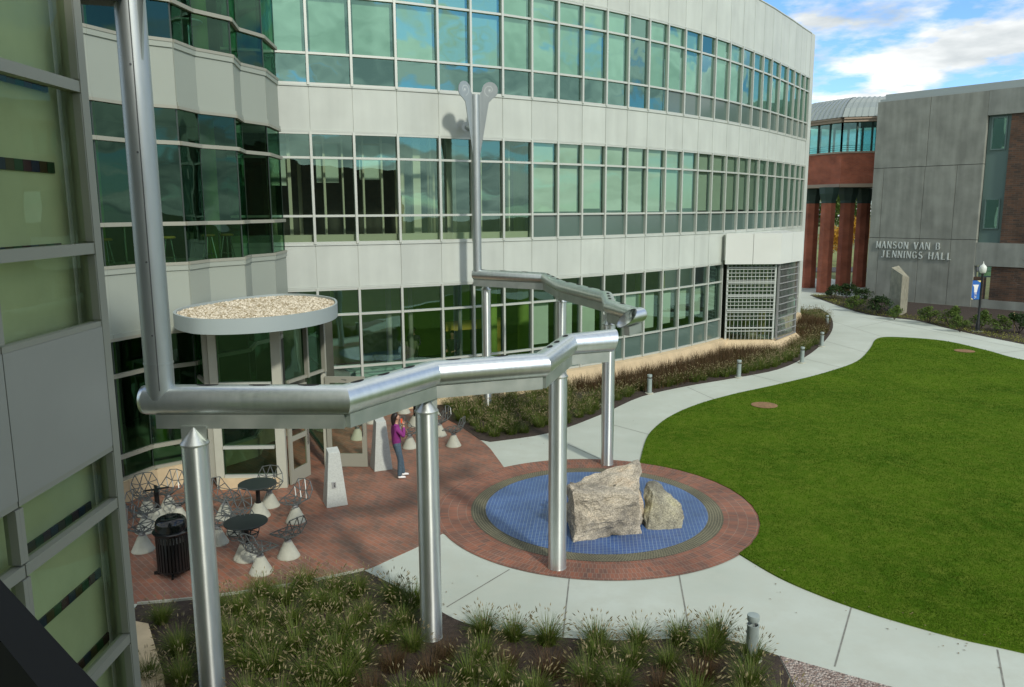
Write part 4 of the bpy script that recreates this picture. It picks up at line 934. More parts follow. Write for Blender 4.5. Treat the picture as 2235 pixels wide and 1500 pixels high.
hC = [AY(1330, 1060, 15.9), AY(1396, 1075, 15.6), AY(1397, 1100, 15.5), AY(1396, 1030, 16.3), AY(1380, 1048, 16.1), AY(1360, 1080, 15.7), (2.6, 16.3, .3), (2.2, 16.3, .3)]
hull_rock('boulder', [[tuple(p) for p in h] for h in (hA, hB, hC)], rockm, 'big pale granite boulder with sharp ridge on the blue tiled circle', disp=.06, seed=2)
sm = [G(1403, 1148), G(1412, 1160), G(1491, 1157), AY(1493, 1130, 15.7), AY(1483, 1100, 15.9), AY(1466, 1080, 16.1), AY(1447, 1060, 16.3), AY(1426, 1049, 16.4), AY(1412, 1056, 16.3), AY(1403, 1080, 16.1), AY(1400, 1110, 15.9), (2.85, 16.5, 0), (3.6, 16.3, 0), AY(1425, 1078, 15.85), AY(1470, 1110, 15.75), AY(1421, 1125, 15.62)]
hull_rock('boulder', [[tuple(p) for p in sm]], rockm2, 'smaller pyramid shaped boulder with yellow lichen right of the big boulder', disp=.035, seed=5)

# ============================================================ GRANITE MARKERS
def marker(x, y, rz, h, extras):
    o = MB(); w0, w1 = .235, .125
    o.quadlist([(-w0, -w0, 0), (w0, -w0, 0), (w0, w0, 0), (-w0, w0, 0), (-w1, -w1, h-.05), (w1, -w1, h-.05), (w1, w1, h+.01), (-w1, w1, h+.01)], [(3, 2, 1, 0), (4, 5, 6, 7), (0, 1, 5, 4), (1, 2, 6, 5), (2, 3, 7, 6), (3, 0, 4, 7)])
    t = o.build('granite_marker', granite, bevel=.008); t.location = (x, y, .008); t.rotation_euler.z = rz
    for nm, face, u, z, w_, hh, m in extras:
        b = MB(); k = (h-z)/h; r_ = w1+(w0-w1)*k; tl = math.atan2(w0-w1, h)
        if face == 'f': M = Matrix.Rotation(-tl, 3, 'X'); c = (u, -r_-.006, z)
        else: M = Matrix.Rotation(PI/2, 3, 'Z') @ Matrix.Rotation(-tl, 3, 'X'); c = (r_+.006, u, z)
        b.box(c, (w_, .03, hh), M=M); p = b.build(nm, m, t)
    return t
tag(marker(-4.0, 17.12, math.radians(24), 1.27, [('switch_box', 'f', -.05, .5, .09, .13, steelgrid_d), ('switch_slot', 'f', -.04, .5, .03, .09, blackm)]), 'tapered pale granite marker with small metal box, left of the two', 'stone marker', 'granite markers at the door')
mk = marker(-3.36, 19.6, math.radians(24), 1.30, [('button_box', 's', .02, 1.0, .09, .13, blackm), ('access_sign', 's', .02, .78, .09, .13, blue_p)])
tag(mk, 'tapered granite marker with black button and blue sign, beside the standing woman', 'stone marker', 'granite markers at the door')
b = MB()   # wheelchair symbol on the blue sign
r_ = .125+(.235-.125)*(1.30-.78)/1.30+.024
for (u, z, w_, h_) in ((.015, .81, .012, .04), (.03, .795, .04, .010), (.03, .78, .05, .010), (.045, .765, .010, .035), (.01, .755, .045, .009)): b.box((r_, u, z-.0), (.004, w_, h_))
b.build('wheelchair_symbol', white_p, [c for c in KIDS(mk) if c.name.startswith('access')][0])

# ============================================================ TABLES AND WIRE CHAIRS
def make_chair():
    t = empty('wire_chair')
    c = MB(); c.lathe([(.215, 0), (.218, .012), (.205, .03), (.075, .30), (.07, .305)], seg=32); autosmooth(c.build('cone_base', castc, t), 50)
    h = MB(); h.lathe([(.062, .30), (.062, .345), (.05, .36)], seg=16); h.build('collar', steelgrid_d, t)
    P = {'a': (-.17, -.29, .83), 'b': (0, -.31, .85), 'c': (.17, -.29, .83), 'd': (-.26, -.26, .66), 'e': (-.08, -.25, .62), 'f': (.09, -.25, .60), 'g': (.26, -.26, .66),
         'h': (-.29, -.13, .52), 'i': (-.14, -.19, .46), 'j': (.02, -.20, .45), 'k': (.16, -.19, .46), 'l': (.29, -.13, .52),
         'm': (-.27, .06, .50), 'n': (-.12, -.02, .425), 'o': (.10, -.03, .425), 'p': (.27, .06, .50), 'q': (-.22, .24, .47), 'r': (-.07, .13, .43), 's': (.08, .14, .43), 't': (.22, .24, .47), 'u': (0, .28, .455),
         'v': (-.045, -.03, .35), 'w': (.045, -.03, .35), 'x': (0, .05, .35)}
    E_ = 'ab bc ad dh hm mq qu ut tp pl lg gc de ef fg ae be bf cf eh hi ei ej ef fj fk kl gk gl dh ij jk im in jn jo ko kp lp nm no op nr mr rs so sp qr ur us ts rn nv iv kw ow jv jw rx sx dv dx'.split()
    seen = set(); b = MB()
    for e in E_:
        kx = tuple(sorted(e))
        if kx in seen or e in ('dv', 'dx'): continue
        seen.add(kx); b.bar(P[e[0]], P[e[1]], .017, .013)
    b.build('wire_shell', wirem, t); return t
ch = make_chair()
def make_table():
    t = empty('cafe_table')
    c = MB(); c.lathe([(.24, 0), (.243, .012), (.23, .03), (.085, .30), (.08, .305)], seg=32); autosmooth(c.build('cone_base', castc, t), 50)
    h = MB(); h.lathe([(.062, .30), (.062, .34), (.045, .345), (.045, .715)], seg=20); autosmooth(h.build('pole', blackm, t))
    s = MB(); s.lathe([(.10, .70), (.39, .715), (.40, .72), (.40, .735), (.395, .74)], seg=48); autosmooth(s.build('tabletop', blackt, t)); return t
tb = make_table()
TB = [((537, 1226), 'black round cafe table in the middle of the front group, nearest the planting bed'), ((562, 1132), 'black round cafe table nearest the glass entrance post'),
      ((905, 932), 'round cafe table behind the second column, near the far planting bed')]
for k, (px, lb_) in enumerate(TB):
    o = tb if k == 0 else dup(tb); q = G(*px); o.location = (q.x, q.y+.12, .008); tag(o, lb_, 'table', 'round cafe tables on the brick plaza')
# the left table has lost its top: only a cross bracket
tt = empty('table_pedestal', (0, 0, 0)); c = MB(); c.lathe([(.24, 0), (.243, .012), (.23, .03), (.085, .30), (.08, .305)], seg=32); autosmooth(c.build('cone_base', castc, tt), 50)
h = MB(); h.lathe([(.062, .30), (.062, .34), (.05, .345), (.05, .70)], seg=20); h.build('pole', blackm, tt)
h = MB(); h.box((0, 0, .71), (.5, .06, .02), rz=.5); h.box((0, 0, .712), (.5, .06, .02), rz=2.07); h.build('cross_bracket', blackm, tt)
q = G(341, 1143); tt.location = (q.x, q.y+.12, .008); tag(tt, 'black table pedestal with bare cross bracket behind the litter bin', 'table')
CHS = [((563, 1260), 150, 'wire chair on a white cone, nearest the planting bed'), ((624, 1225), -125, 'wire chair at the right of the front black table, turned to face it'),
       ((641, 1146), -30, 'wire chair facing away to the right, between the rear table and the granite marker'), ((584, 1112), 8, 'wire chair behind the rear black table, its pale back against the glass'),
       ((528, 1228), 20, 'wire chair hidden low behind the pole of the front table'), ((485, 1139), 60, 'wire chair left of the rear table beside the foreground column'),
       ((511, 1172), 5, 'wire chair between the two black tables'), ((468, 1195), 80, 'wire chair mostly hidden behind the foreground column'),
       ((384, 1146), -70, 'wire chair just above the litter bin, right of the bare pedestal'), ((361, 1122), -20, 'wire chair behind the bare pedestal by the tan curb'),
       ((303, 1211), 70, 'wire chair left of the litter bin, nearest the stairwell'), ((310, 1168), 60, 'wire chair behind the one left of the litter bin'), ((314, 1130), 30, 'wire chair left of the bare pedestal under the dark glass'),
       ((893, 982), 60, 'wire chair right behind the standing woman'), ((958, 955), -60, 'wire chair just right of the second column'), ((989, 978), -110, 'wire chair standing alone by the far planting bed'),
       ((809, 927), 100, 'wire chair behind the taller granite marker'), ((778, 963), 100, 'wire chair seen through the glass of the open door'), ((880, 905), 140, 'wire chair under the pipe above the standing woman')]
for k, (px, deg, lb_) in enumerate(CHS):
    o = ch if k == 0 else dup(ch); q = G(*px); o.location = (q.x, q.y+.19, .008); o.rotation_euler.z = math.radians(deg+180)
    tag(o, lb_, 'chair', 'wire chairs on concrete cones')

# ============================================================ LITTER BIN
q = G(370, 1262); bn = empty('litter_bin', (q.x, q.y+.22, .008), .3); tag(bn, 'glossy black slatted litter bin with domed lid on the brick plaza', 'litter bin')
b = MB()
for k in range(30):
    a = 2*PI*k/30; r1_ = .275; b.box((r1_*math.cos(a), r1_*math.sin(a), .43), (.012, .036, .70), rz=a)
for z in (.10, .77): b.lathe([(.27, z-.015), (.285, z-.015), (.285, z+.015), (.27, z+.015)], seg=40, cap=False)
b.build('slat_basket', blackm, bn)
b = MB(); b.lathe([(.245, .06), (.25, .62)], seg=32); b.build('liner', mat('liner_black', (.012, .012, .012), .5), bn); b = MB(); b.lathe([(.2505, .62), (.2505, .74)], seg=32, cap=False); b.build('liner_rim', mat('liner_grey', (.3, .32, .3), .35), bn)
b = MB(); b.lathe([(.29, .78), (.315, .79), (.325, .815), (.30, .83), (.27, .84), (.27, .95), (.262, 1.0), (.23, 1.045), (.17, 1.07), (.13, 1.07), (.11, 1.055), (.02, 1.05)], seg=40); autosmooth(b.build('lid', mat('gloss_black', (.006, .008, .008), .12), bn), 40)
for k in range(4):
    a = k*PI/2; b = MB(); b.box((.28*math.cos(a), .28*math.sin(a), .035), (.12, .04, .05), rz=a); b.box((.255*math.cos(a), .255*math.sin(a), .06), (.03, .04, .1), rz=a); b.build('foot', blackm, bn)

# ============================================================ BOLLARD LIGHTS
blm = mat('bollard_grey', (.30, .36, .34), .45, .2, var=.06, vscale=8)
def make_bollard():
    t = empty('bollard_light')
    b = MB(); b.lathe([(.085, .0), (.085, .50), (.088, .51), (.088, .535), (.072, .535), (.072, .50), (.045, .44), (.04, .30)], seg=32); autosmooth(b.build('post', blm, t))
    b = MB(); b.lathe([(.04, .575), (.085, .60), (.088, .61), (.088, .67), (.084, .685), (.03, .69)], seg=32); autosmooth(b.build('cap', blm, t), 40)
    for k in range(3): a = k*2*PI/3+.5; b = MB(); b.tube([(.065*math.cos(a), .065*math.sin(a), .48), (.065*math.cos(a), .065*math.sin(a), .60)], .006, 6); b.build('rod', steelgrid_d, t)
    b = MB(); b.lathe([(.15, -.02), (.15, .02), (.14, .03)], seg=28); autosmooth(b.build('footing', castc, t)); return t
bo = make_bollard()
BO = [((1640, 1440), 'grey bollard light at the edge of the near planting bed, largest in view'), ((1417, 860), 'grey bollard light nearest the boulders in the row along the far bed'), ((1612, 825), 'second grey bollard light of the row along the far bed'),
      ((1750, 793), 'third grey bollard light of the row, below the sun screen bay'), ((1793, 757), 'fourth grey bollard light of the row where the path bends'), ((1804, 716), 'last grey bollard light of the row, nearest the brick pillars'), ((1318, 885), 'grey bollard light hidden behind the far steel column')]
for k, (px, lb_) in enumerate(BO):
    o = bo if k == 0 else dup(bo); q = G(*px); o.location = (q.x, q.y, .02); 
    tag(o, lb_, 'bollard light', 'bollard lights beside the path')
    if k: o.scale = (1, 1, 1.0)

# ============================================================ MANSON VAN B JENNINGS HALL
hall = empty('concrete_hall'); tag(hall, 'grey concrete and brown brick hall with raised letters on its blank wall', 'building')
H0 = Vector((25.8, 58.0, 0)); H1 = Vector((30.4, 52.5, 0)); hd = (H1-H0).normalized(); hn = Vector((hd.y, -hd.x, 0))
if hn.y > 0: hn = -hn
HL = (H1-H0).length
def hp(s, o=0, z=0): return H0+hd*s+hn*o+Vector((0, 0, z))
def hbox(b, s0, s1, z0, z1, o0=-.5, o1=0.0, mi=0): b.prism([(p.x, p.y) for p in (hp(s0, o0), hp(s1, o0), hp(s1, o1), hp(s0, o1))], z0, z1, mi)
def uvw(co, n): return (co.dot(hd), co.z)
b = MB()
zs_ = [-.5, 4.42, 9.28, 13.85]
for z0, z1 in zip(zs_, zs_[1:]):
    cuts = [0, .75, 3.55, 5.6, HL] if z0 < 9 else [0, 3.6, HL]
    for s0, s1 in zip(cuts, cuts[1:]): hbox(b, s0+.012, s1-.012, z0+.018, z1-.018)
b.build('concrete_wall', hallc, hall, bevel=.01)
b = MB(); hbox(b, 0.02, HL-.02, -.5, 13.8, -.6, -.05); b.build('joint_backing', mat('joint_shadow', (.06, .065, .06), .9), hall)
for z0, z1, o1 in ((12.3, 13.85, 0.0), (2.75, 4.25, -.03), (-.5, .55, -.06)): b = MB(); hbox(b, HL, HL+12, z0, z1, -.5, o1); b.build('concrete_band', hallc2, hall)
b = MB(); hbox(b, HL+1.35, HL+12, 4.25, 12.3, -.6, -.12); hbox(b, HL+1.0, HL+12, .55, 2.75, -.6, -.12); hbox(b, HL, HL+.6, -.5, 2.0, -.6, -.1)
b.build('brick_wall', drkbr, hall, uvfn=uvw)
b = MB(); hbox(b, HL+.02, HL+1.35, 4.25, 12.3, -.7, -.28); b.build('window_strip', teal_f, hall)
for z0, z1 in ((10.2, 12.1), (5.2, 7.0), (2.1, 2.7)):
    b = MB(); hbox(b, HL+.3, HL+1.05, z0, z1, -.3, -.26); o = b.build('window', glz3, hall); f_ = MB(); hbox(f_, HL+.22, HL+.3, z0-.08, z1+.08, -.3, -.2); hbox(f_, HL+1.05, HL+1.13, z0-.08, z1+.08, -.3, -.2); hbox(f_, HL+.29, HL+1.06, z1, z1+.08, -.3, -.203); hbox(f_, HL+.29, HL+1.06, z0-.08, z0, -.3, -.203); f_.build('frame', teal_f, o)
# roof edge
b = MB(); hbox(b, .1, HL+12, 13.85, 14.0, -1.2, -.12); hbox(b, .35, HL+12, 14.0, 14.35, -2, -.35); b.build('roof_edge', mat('roof_edge_metal', (.33, .38, .36), .4, .3), hall)
b = MB(); e2 = Vector((8, 14, 0)); b.prism([(p.x, p.y) for p in (hp(.02, -.5), hp(.45, -.5), hp(.45, -.5)+e2, hp(.02, -.5)+e2)], -.5, 13.85); b.prism([(p.x, p.y) for p in (hp(.5, -1), hp(HL+12, -1), hp(HL+12, -1)+e2, hp(.5, -1)+e2)], 13.4, 13.8); b.build('side_wall', hallc, hall)
# letters (no stock font: drawn as serif strokes in a 0..1 box)
S_ = {'M': [('v', .08, 0, 1), ('v', .92, 0, 1, 1), ('l', .08, 1, .5, .1), ('l', .92, 1, .5, .1)], 'A': [('l', .5, 1, .08, 0), ('l', .5, 1, .92, 0, 1), ('h', .25, .75, .33)], 'N': [('v', .1, 0, 1), ('v', .9, 0, 1), ('l', .1, 1, .9, 0, 1)],
      'S': 'curve', 'O': 'curve', 'V': [('l', .08, 1, .5, 0, 1), ('l', .92, 1, .5, 0)], 'B': 'curve', 'J': 'curve', 'E': [('v', .15, 0, 1, 1), ('h', .15, .8, .96), ('h', .15, .65, .5), ('h', .15, .85, .04)],
      'I': [('v', .5, 0, 1, 1)], 'G': 'curve', 'H': [('v', .12, 0, 1, 1), ('v', .88, 0, 1, 1), ('h', .12, .88, .5)], 'L': [('v', .2, 0, 1, 1), ('h', .2, .85, .04)]}
def arc(cx_, cz_, rx, rz_, a0_, a1_, n=12): return [(cx_+rx*math.cos(math.radians(a0_+(a1_-a0_)*k/n)), cz_+rz_*math.sin(math.radians(a0_+(a1_-a0_)*k/n))) for k in range(n+1)]
CV = {'O': [arc(.5, .5, .42, .46, 0, 360, 20)], 'G': [arc(.52, .5, .42, .46, 45, 300, 16)+[(.86, .12), (.86, .42), (.6, .42)]], 'S': [arc(.5, .73, .3, .24, 40, 270, 10)+arc(.5, .25, .33, .24, 90, -150, 10)],
      'B': [[(.18, 0), (.18, 1)], [(.05, .97)]+arc(.45, .74, .3, .23, 90, -90, 8)+[(.18, .51)], [(.18, .51)]+arc(.48, .27, .34, .24, 90, -90, 8)+[(.05, .03)]], 'J': [[(.62, 1)]+[(.62, .2)]+arc(.35, .18, .27, .2, 0, -140, 8)]}
def letter(b, ch_, s, z, wd, ht_, surf=.05):
    def P(u, v): return hp(s+u*wd, surf, z+v*ht_)
    st_ = ht_*.115
    if ch_ in CV:
        for path in CV[ch_]:
            for p, q2 in zip(path, path[1:]):
                dx = abs(p[0]-q2[0])*wd; dz = abs(p[1]-q2[1])*ht_; t_ = st_*(.55+.75*dz/max(1e-6, math.hypot(dx, dz)))
                b.bar(P(*p), P(*q2), .05, t_, up=tuple(hd.cross(Vector((0, 0, 1))).cross((P(*q2)-P(*p)).normalized())) if False else (0, 0, 1)) if dx > dz*.05 and False else seg2(b, P(*p), P(*q2), t_)
        if ch_ == 'J': seg2(b, P(.4, .97), P(.84, .97), st_*.6)
    else:
        for e in S_[ch_]:
            if e[0] == 'v':
                t_ = st_*(1.35 if len(e) > 4 else .8); seg2(b, P(e[1], e[2]), P(e[1], e[3]), t_)
                for v in (.03, .97): seg2(b, P(e[1]-.13, v), P(e[1]+.13, v), st_*.5)
            elif e[0] == 'h': seg2(b, P(e[1], e[3]), P(e[2], e[3]), st_*.6)
            else:
                seg2(b, P(e[1], e[2]), P(e[3], e[4]), st_*(1.4 if len(e) > 5 else .8))
                if ch_ in 'A': seg2(b, P(e[3]-.12, .03), P(e[3]+.12, .03), st_*.5)
                if ch_ in 'VN': seg2(b, P(e[1]-.12, .97), P(e[1]+.12, .97), st_*.5)
def seg2(b, a, c, t_):
    d = (c-a); L_ = d.length
    if L_ < 1e-6: return
    d.normalize(); n = hn; s_ = d.cross(n).normalized()
    b.box((a+c)/2, (L_+t_*.3, t_, .06), M=Matrix((d, s_, n)).transposed())
def word(text, px0, px1, py0, py1, ht_):
    def onwall(px, py):
        d = ray(px, py); o_ = Vector((0, 0, CH)); t = (H0-o_).dot(hn)/d.dot(hn); p = o_+d*t; return (p-H0).dot(hd), p.z
    (sa, za), (sb, zb) = onwall(px0, py0), onwall(px1, py1); b = MB(); n = len(text); wd = {'I': .5, ' ': .75}
    tot = sum(wd.get(c, 1.0) for c in text); u = 0; step = (sb-sa)/tot
    for c in text:
        k = wd.get(c, 1.0)
        if c != ' ': letter(b, c, sa+u*step+step*.1*k, za+(zb-za)*(u/tot), step*k*.76, ht_)
        u += k
    b.build('lettering', mat('letter_metal', (.62, .68, .64), .4, .1) if 'letter_metal' not in MATS else MATS['letter_metal'], hall)
word('MANSON VAN B', 1912, 2054, 541, 546, .47); word('JENNINGS HALL', 1922, 2079, 561, 568, .47)

# monument slab in front of the hall
q0 = G(1962, 690); b = MB(); qa = G(1938, 684); qb = G(1963, 691); qc = G(1979, 683); 
pa, pb2, pc = Vector((qa.x, qa.y, 0)), Vector((qb.x, qb.y, 0)), Vector((qc.x, qc.y, 0)); zt = AY(1943, 584, pa.y).z; zt2 = AY(1968, 600, pb2.y).z; zt3 = AY(1980, 606, pc.y).z
pd = pa+(pc-pb2)
b.quadlist([(*pa.xy, -.1), (*pb2.xy, -.1), (*pc.xy, -.1), (*pd.xy, -.1), (*pa.xy, zt), (*pb2.xy, zt2), (*pc.xy, zt3), (*pd.xy, zt)], [(3, 2, 1, 0), (4, 5, 6, 7), (0, 1, 5, 4), (1, 2, 6, 5), (2, 3, 7, 6), (3, 0, 4, 7)])
tag(b.build('stone_monument', mat('monument_stone', (.26, .255, .19), .85, var=.25, vscale=3, bump=.4, bscale=12), bevel=.02), 'upright tan stone slab with slanted top in front of the concrete hall', 'monument')

# lamp post with banner
q = G(2133, 724); lp = empty('lamp_post', (q.x, q.y, 0)); tag(lp, 'black lamp post with white globe and blue banner before the concrete hall', 'lamp post')
lean = 0
b = MB(); b.lathe([(.17, 0), (.17, .06), (.12, .12), (.10, .5), (.065, .6), (.055, 3.0), (.075, 3.05), (.09, 3.1)], seg=16); autosmooth(b.build('post', post_b, lp))
b = MB(); b.lathe([(.09, 3.1), (.15, 3.14), (.175, 3.3), (.175, 3.42), (.13, 3.5), (.07, 3.54), (.04, 3.6), (.02, 3.62), (.012, 3.72)], seg=20); b.build('globe', globe_m, lp, smooth=True)
b = MB(); b.lathe([(.3, -.05), (.3, .03)], seg=20); b.build('footing', castc, lp)
bw, bz0, bz1 = .42, 1.72, 2.72
b = MB(); b.box((-.06-bw/2, 0, (bz0+bz1)/2), (bw, .012, bz1-bz0)); ban = b.build('banner', mat('banner_blue', (.015, .06, .38), .6, col2=(.01, .16, .42), vscale=2), lp)
b = MB(); b.tube([(0, 0, bz1+.01), (-.5, 0, bz1+.01)], .012, 6); b.tube([(0, 0, bz0-.01), (-.5, 0, bz0-.01)], .012, 6); b.build('banner_rods', post_b, lp)
b = MB(); y_ = -.0075
b.quadlist([(-.46, y_, 2.50), (-.14, y_, 2.50), (-.18, y_, 2.38), (-.22, y_, 2.10), (-.36, y_, 2.10), (-.38, y_, 2.38)], [(0, 1, 2, 3, 4, 5)])
def strip(b, pts, w_=.022):
    for p, q2 in zip(pts, pts[1:]): b.bar((p[0], y_-.001, p[1]), (q2[0], y_-.001, q2[1]), .004, w_)
# the four letters S C S U, reading upwards
def vletter(b, kind, z0, sz=.075):
    C_ = -.28; h_ = .13
    tr = {'S': [(.9, .9), (.1, .9), (.1, .5), (.9, .5), (.9, .1), (.1, .1)], 'C': [(.9, .9), (.1, .9), (.1, .1), (.9, .1)], 'U': [(.1, .95), (.1, .1), (.9, .1), (.9, .95)]}[kind]
    strip(b, [(C_-h_/2-(v-.5)*h_+.06, z0+u*sz) for u, v in tr])
for k, L2 in enumerate('SCSU'): vletter(b, L2, 1.77+k*.085)
b.build('banner_print', white_p, ban, fix=False)
b = MB(); b.poly([(-.06, y_, 2.72), (-.25, y_, 2.72), (-.07, y_, 2.62)]); b.poly([(-.48, y_, 1.72), (-.48, y_, 1.80), (-.38, y_, 1.72)]); b.build('banner_corners', mat('banner_yellow', (.75, .65, .25), .6), ban)

# ============================================================ COLONNADE BRIDGE
br = empty('covered_bridge'); tag(br, 'brick footbridge with glazed gallery and curved metal roof on red pillars between the two halls', 'bridge')
YB = 62.5
def bx(px, Y=YB): return ray(px, 400).x/ray(px, 400).y*Y
pA = Vector((bx(1735, 66), 66, 0)); pB = Vector((bx(1833, 62), 62.0, 0)); pC = Vector((bx(1935, 61), 61, 0)); pC2 = Vector((pC.x+2, 60.6, 0))
PL = [pA, pB, pC2]
def strip3(b, z0, z1, o0, o1):
    for a, c in zip(PL, PL[1:]):
        d = (c-a).normalized(); n = Vector((d.y, -d.x, 0)); b.prism([(q.x, q.y) for q in (a+n*o0, c+n*o0, c+n*o1, a+n*o1)], z0, z1)
def uvb(co, n): return ((co.x*.8-co.y*.6) if abs(n.y) < .5 else co.x, co.z)
b = MB(); strip3(b, 8.35, 10.62, -.4, 0); b.build('brick_wall', redbr, br, uvfn=uvb)
b = MB(); strip3(b, 8.1, 8.35, -5, .05); strip3(b, 10.62, 10.75, -.45, .06); strip3(b, 12.9, 13.1, -5, .25); strip3(b, 13.1, 13.3, -5, .35); b.build('cornice', mat('cornice_tan', (.34, .27, .2), .7), br)
b = MB()
for a, c in zip(PL, PL[1:]): b.quadlist([(a.x, a.y+.2, 10.75), (c.x, c.y+.2, 10.75), (c.x, c.y+.2, 12.9), (a.x, a.y+.2, 12.9)], [(0, 1, 2, 3)]); b.quadlist([(a.x, a.y+4.5, 10.75), (c.x, c.y+4.5, 10.75), (c.x, c.y+4.5, 12.9), (a.x, a.y+4.5, 12.9)], [(0, 1, 2, 3)])
b.build('window', glz_b, br, fix=False)
b = MB()
for a, c in zip(PL, PL[1:]):
    n = int((c-a).length/.95)
    for k in range(n+1): p = a.lerp(c, k/n); b.box((p.x, p.y+.15, 11.8), (.12, .12, 2.2)); b.box((p.x, p.y+4.5, 11.8), (.14, .14, 2.2))
for zz_ in (10.9, 11.05, 11.2):
    for a, c in zip(PL, PL[1:]): b.bar(a+Vector((0, .1, zz_)), c+Vector((0, .1, zz_)), .02, .025)
b.build('gallery_frame', capm, br)
b = MB(); nS = 10
for a, c in zip(PL, PL[1:]):
    d = (c-a).normalized(); n = Vector((d.y, -d.x, 0)); na = nc = n
    nbis = (fnorm(pA, pB)+fnorm(pB, pC2)).normalized(); nbis = nbis/max(.5, nbis.dot(n))
    if a is pB: na = nbis
    if c is pB: nc = nbis
    prof = [(.4-5.4*k/nS, 13.25+1.7*math.sin(PI*k/nS)**.75) for k in range(nS+1)]
    for (o0, z0), (o1, z1) in zip(prof, prof[1:]):
        b.quadlist([a+na*o0+Vector((0, 0, z0)), c+nc*o0+Vector((0, 0, z0)), c+nc*o1+Vector((0, 0, z1)), a+na*o1+Vector((0, 0, z1))], [(0, 1, 2, 3)])
    m_ = int((c-a).length/.42)
    for k in range(m_+1):
        p = a.lerp(c, k/m_); nk = na.lerp(nc, k/m_)
        for (o0, z0), (o1, z1) in zip(prof, prof[1:]): b.bar(p+nk*o0+Vector((0, 0, z0+.01)), p+nk*o1+Vector((0, 0, z1+.01)), .05, .07)
b.build('curved_roof', roofm, br, fix=False)
pills = [((1766, 622), 1775, 66.5, 1.25), ((1812, 634), 1811, 62.6, 1.15), ((1845, 612), 1853, 63.6, 1.2), ((1884, 608), 1889, 66.8, 1.15), ((1750, 600), 1742, 69, 1.2)]
for (bp_, px, Y, wd) in pills:
    X = bx(px, Y); b = MB(); r_ = wd/2
    b.lathe([(r_, -.2), (r_*.96, 6.9)], (X, Y, 0), 8); o = b.build('pillar', redbr, br, uvfn=lambda co, n, X=X, Y=Y: (math.atan2(co.y-Y, co.x-X)*.6, co.z))
    b = MB(); b.lathe([(r_*.98, 6.9), (r_*1.0, 7.1), (r_*1.28, 7.6), (r_*1.35, 8.1)], (X, Y, 0), 8); b.build('capital', capm, o)

# ============================================================ PLANTS
def blade(b, x, y, a, ln, lean_, w_, rng, mi=0, segs=3, z0=0.0):
    d = Vector((math.cos(a), math.sin(a), 0)); s_ = Vector((-d.y, d.x, 0)); pts = []; p = Vector((x, y, z0)); ang = rng.uniform(.03, .25)*lean_
    L_ = ln/segs
    for k in range(segs+1):
        pts.append(p.copy()); ang += lean_*rng.uniform(.25, .6)/segs*1.6; p = p+(d*math.sin(ang)+Vector((0, 0, math.cos(ang))))*L_
    vs = []
    for k, q_ in enumerate(pts):
        ww = w_*(1-k/segs*.85)/2; vs += [q_-s_*ww, q_+s_*ww]
    b.quadlist(vs, [(2*k, 2*k+1, 2*k+3, 2*k+2) for k in range(segs)], mi); return pts
def seedhead(b, p, d, ln, r, mi=0):
    d = d.normalized(); s_ = d.cross(Vector((0, 0, 1)));  s_ = s_.normalized() if s_.length > .05 else Vector((1, 0, 0)); t = d.cross(s_)
    vs = [p]+[p+d*ln*.4+(s_*math.cos(a)+t*math.sin(a))*r for a in (0, 2.1, 4.2)]+[p+d*ln]
    b.quadlist(vs, [(0, 1, 2), (0, 2, 3), (0, 3, 1), (4, 2, 1), (4, 3, 2), (4, 1, 3)], mi)
def make_clump(seed, nb, ns_, ht_, bm_, w_=.007, rad=.09, seeds=True, name='ornamental_plant', sr=.010):
    rng = random.Random(seed); b = MB(); sb = MB()
    for k in range(nb):
        a = rng.uniform(0, 2*PI); r_ = rad*math.sqrt(rng.random()); ln = ht_*rng.uniform(.55, 1.15)
        blade(b, r_*math.cos(a), r_*math.sin(a), a+rng.gauss(0, .5), ln, rng.uniform(.5, 2.0), w_, rng)
    o = b.build(name, bm_, fix=False)
    if seeds:
        for k in range(ns_):
            a = rng.uniform(0, 2*PI); r_ = rad*rng.random(); pts = blade(sb, r_*math.cos(a), r_*math.sin(a), a+rng.gauss(0, .3), ht_*rng.uniform(.95, 1.35), rng.uniform(.5, 1.6), .0035, rng, segs=3)
            seedhead(sb, pts[-1]-(pts[-1]-pts[-2])*.2, pts[-1]-pts[-2]+Vector((0, 0, -.02)), rng.uniform(.055, .085), sr)
        sb.build('seed_heads', gseed, o, fix=False)
    return o
protoN = [make_clump(11+k, 480, 46, .40, gblade, .0095, .10) for k in range(4)]
protoR = [make_clump(31+k, 420, 0, .38, rblade, .006, .16, seeds=False, name='red_plant') for k in range(2)]
NB_in = NB
rng = random.Random(42); placed = []
def place(protos, pts, labels, cat, group, hrange=(.85, 1.15), used=set()):
    for (x, y) in pts:
        k = rng.randrange(len(protos)); pr_ = protos[k]
        if pr_.name in used: o = dup(pr_)
        else: o = pr_; used.add(pr_.name)
        s_ = rng.uniform(*hrange); o.location = (x, y, .02); o.rotation_euler = (0, 0, rng.uniform(0, 6.28)); o.scale = (s_*rng.uniform(.9, 1.1), s_*rng.uniform(.9, 1.1), s_)
        tag(o, labels, cat, group)
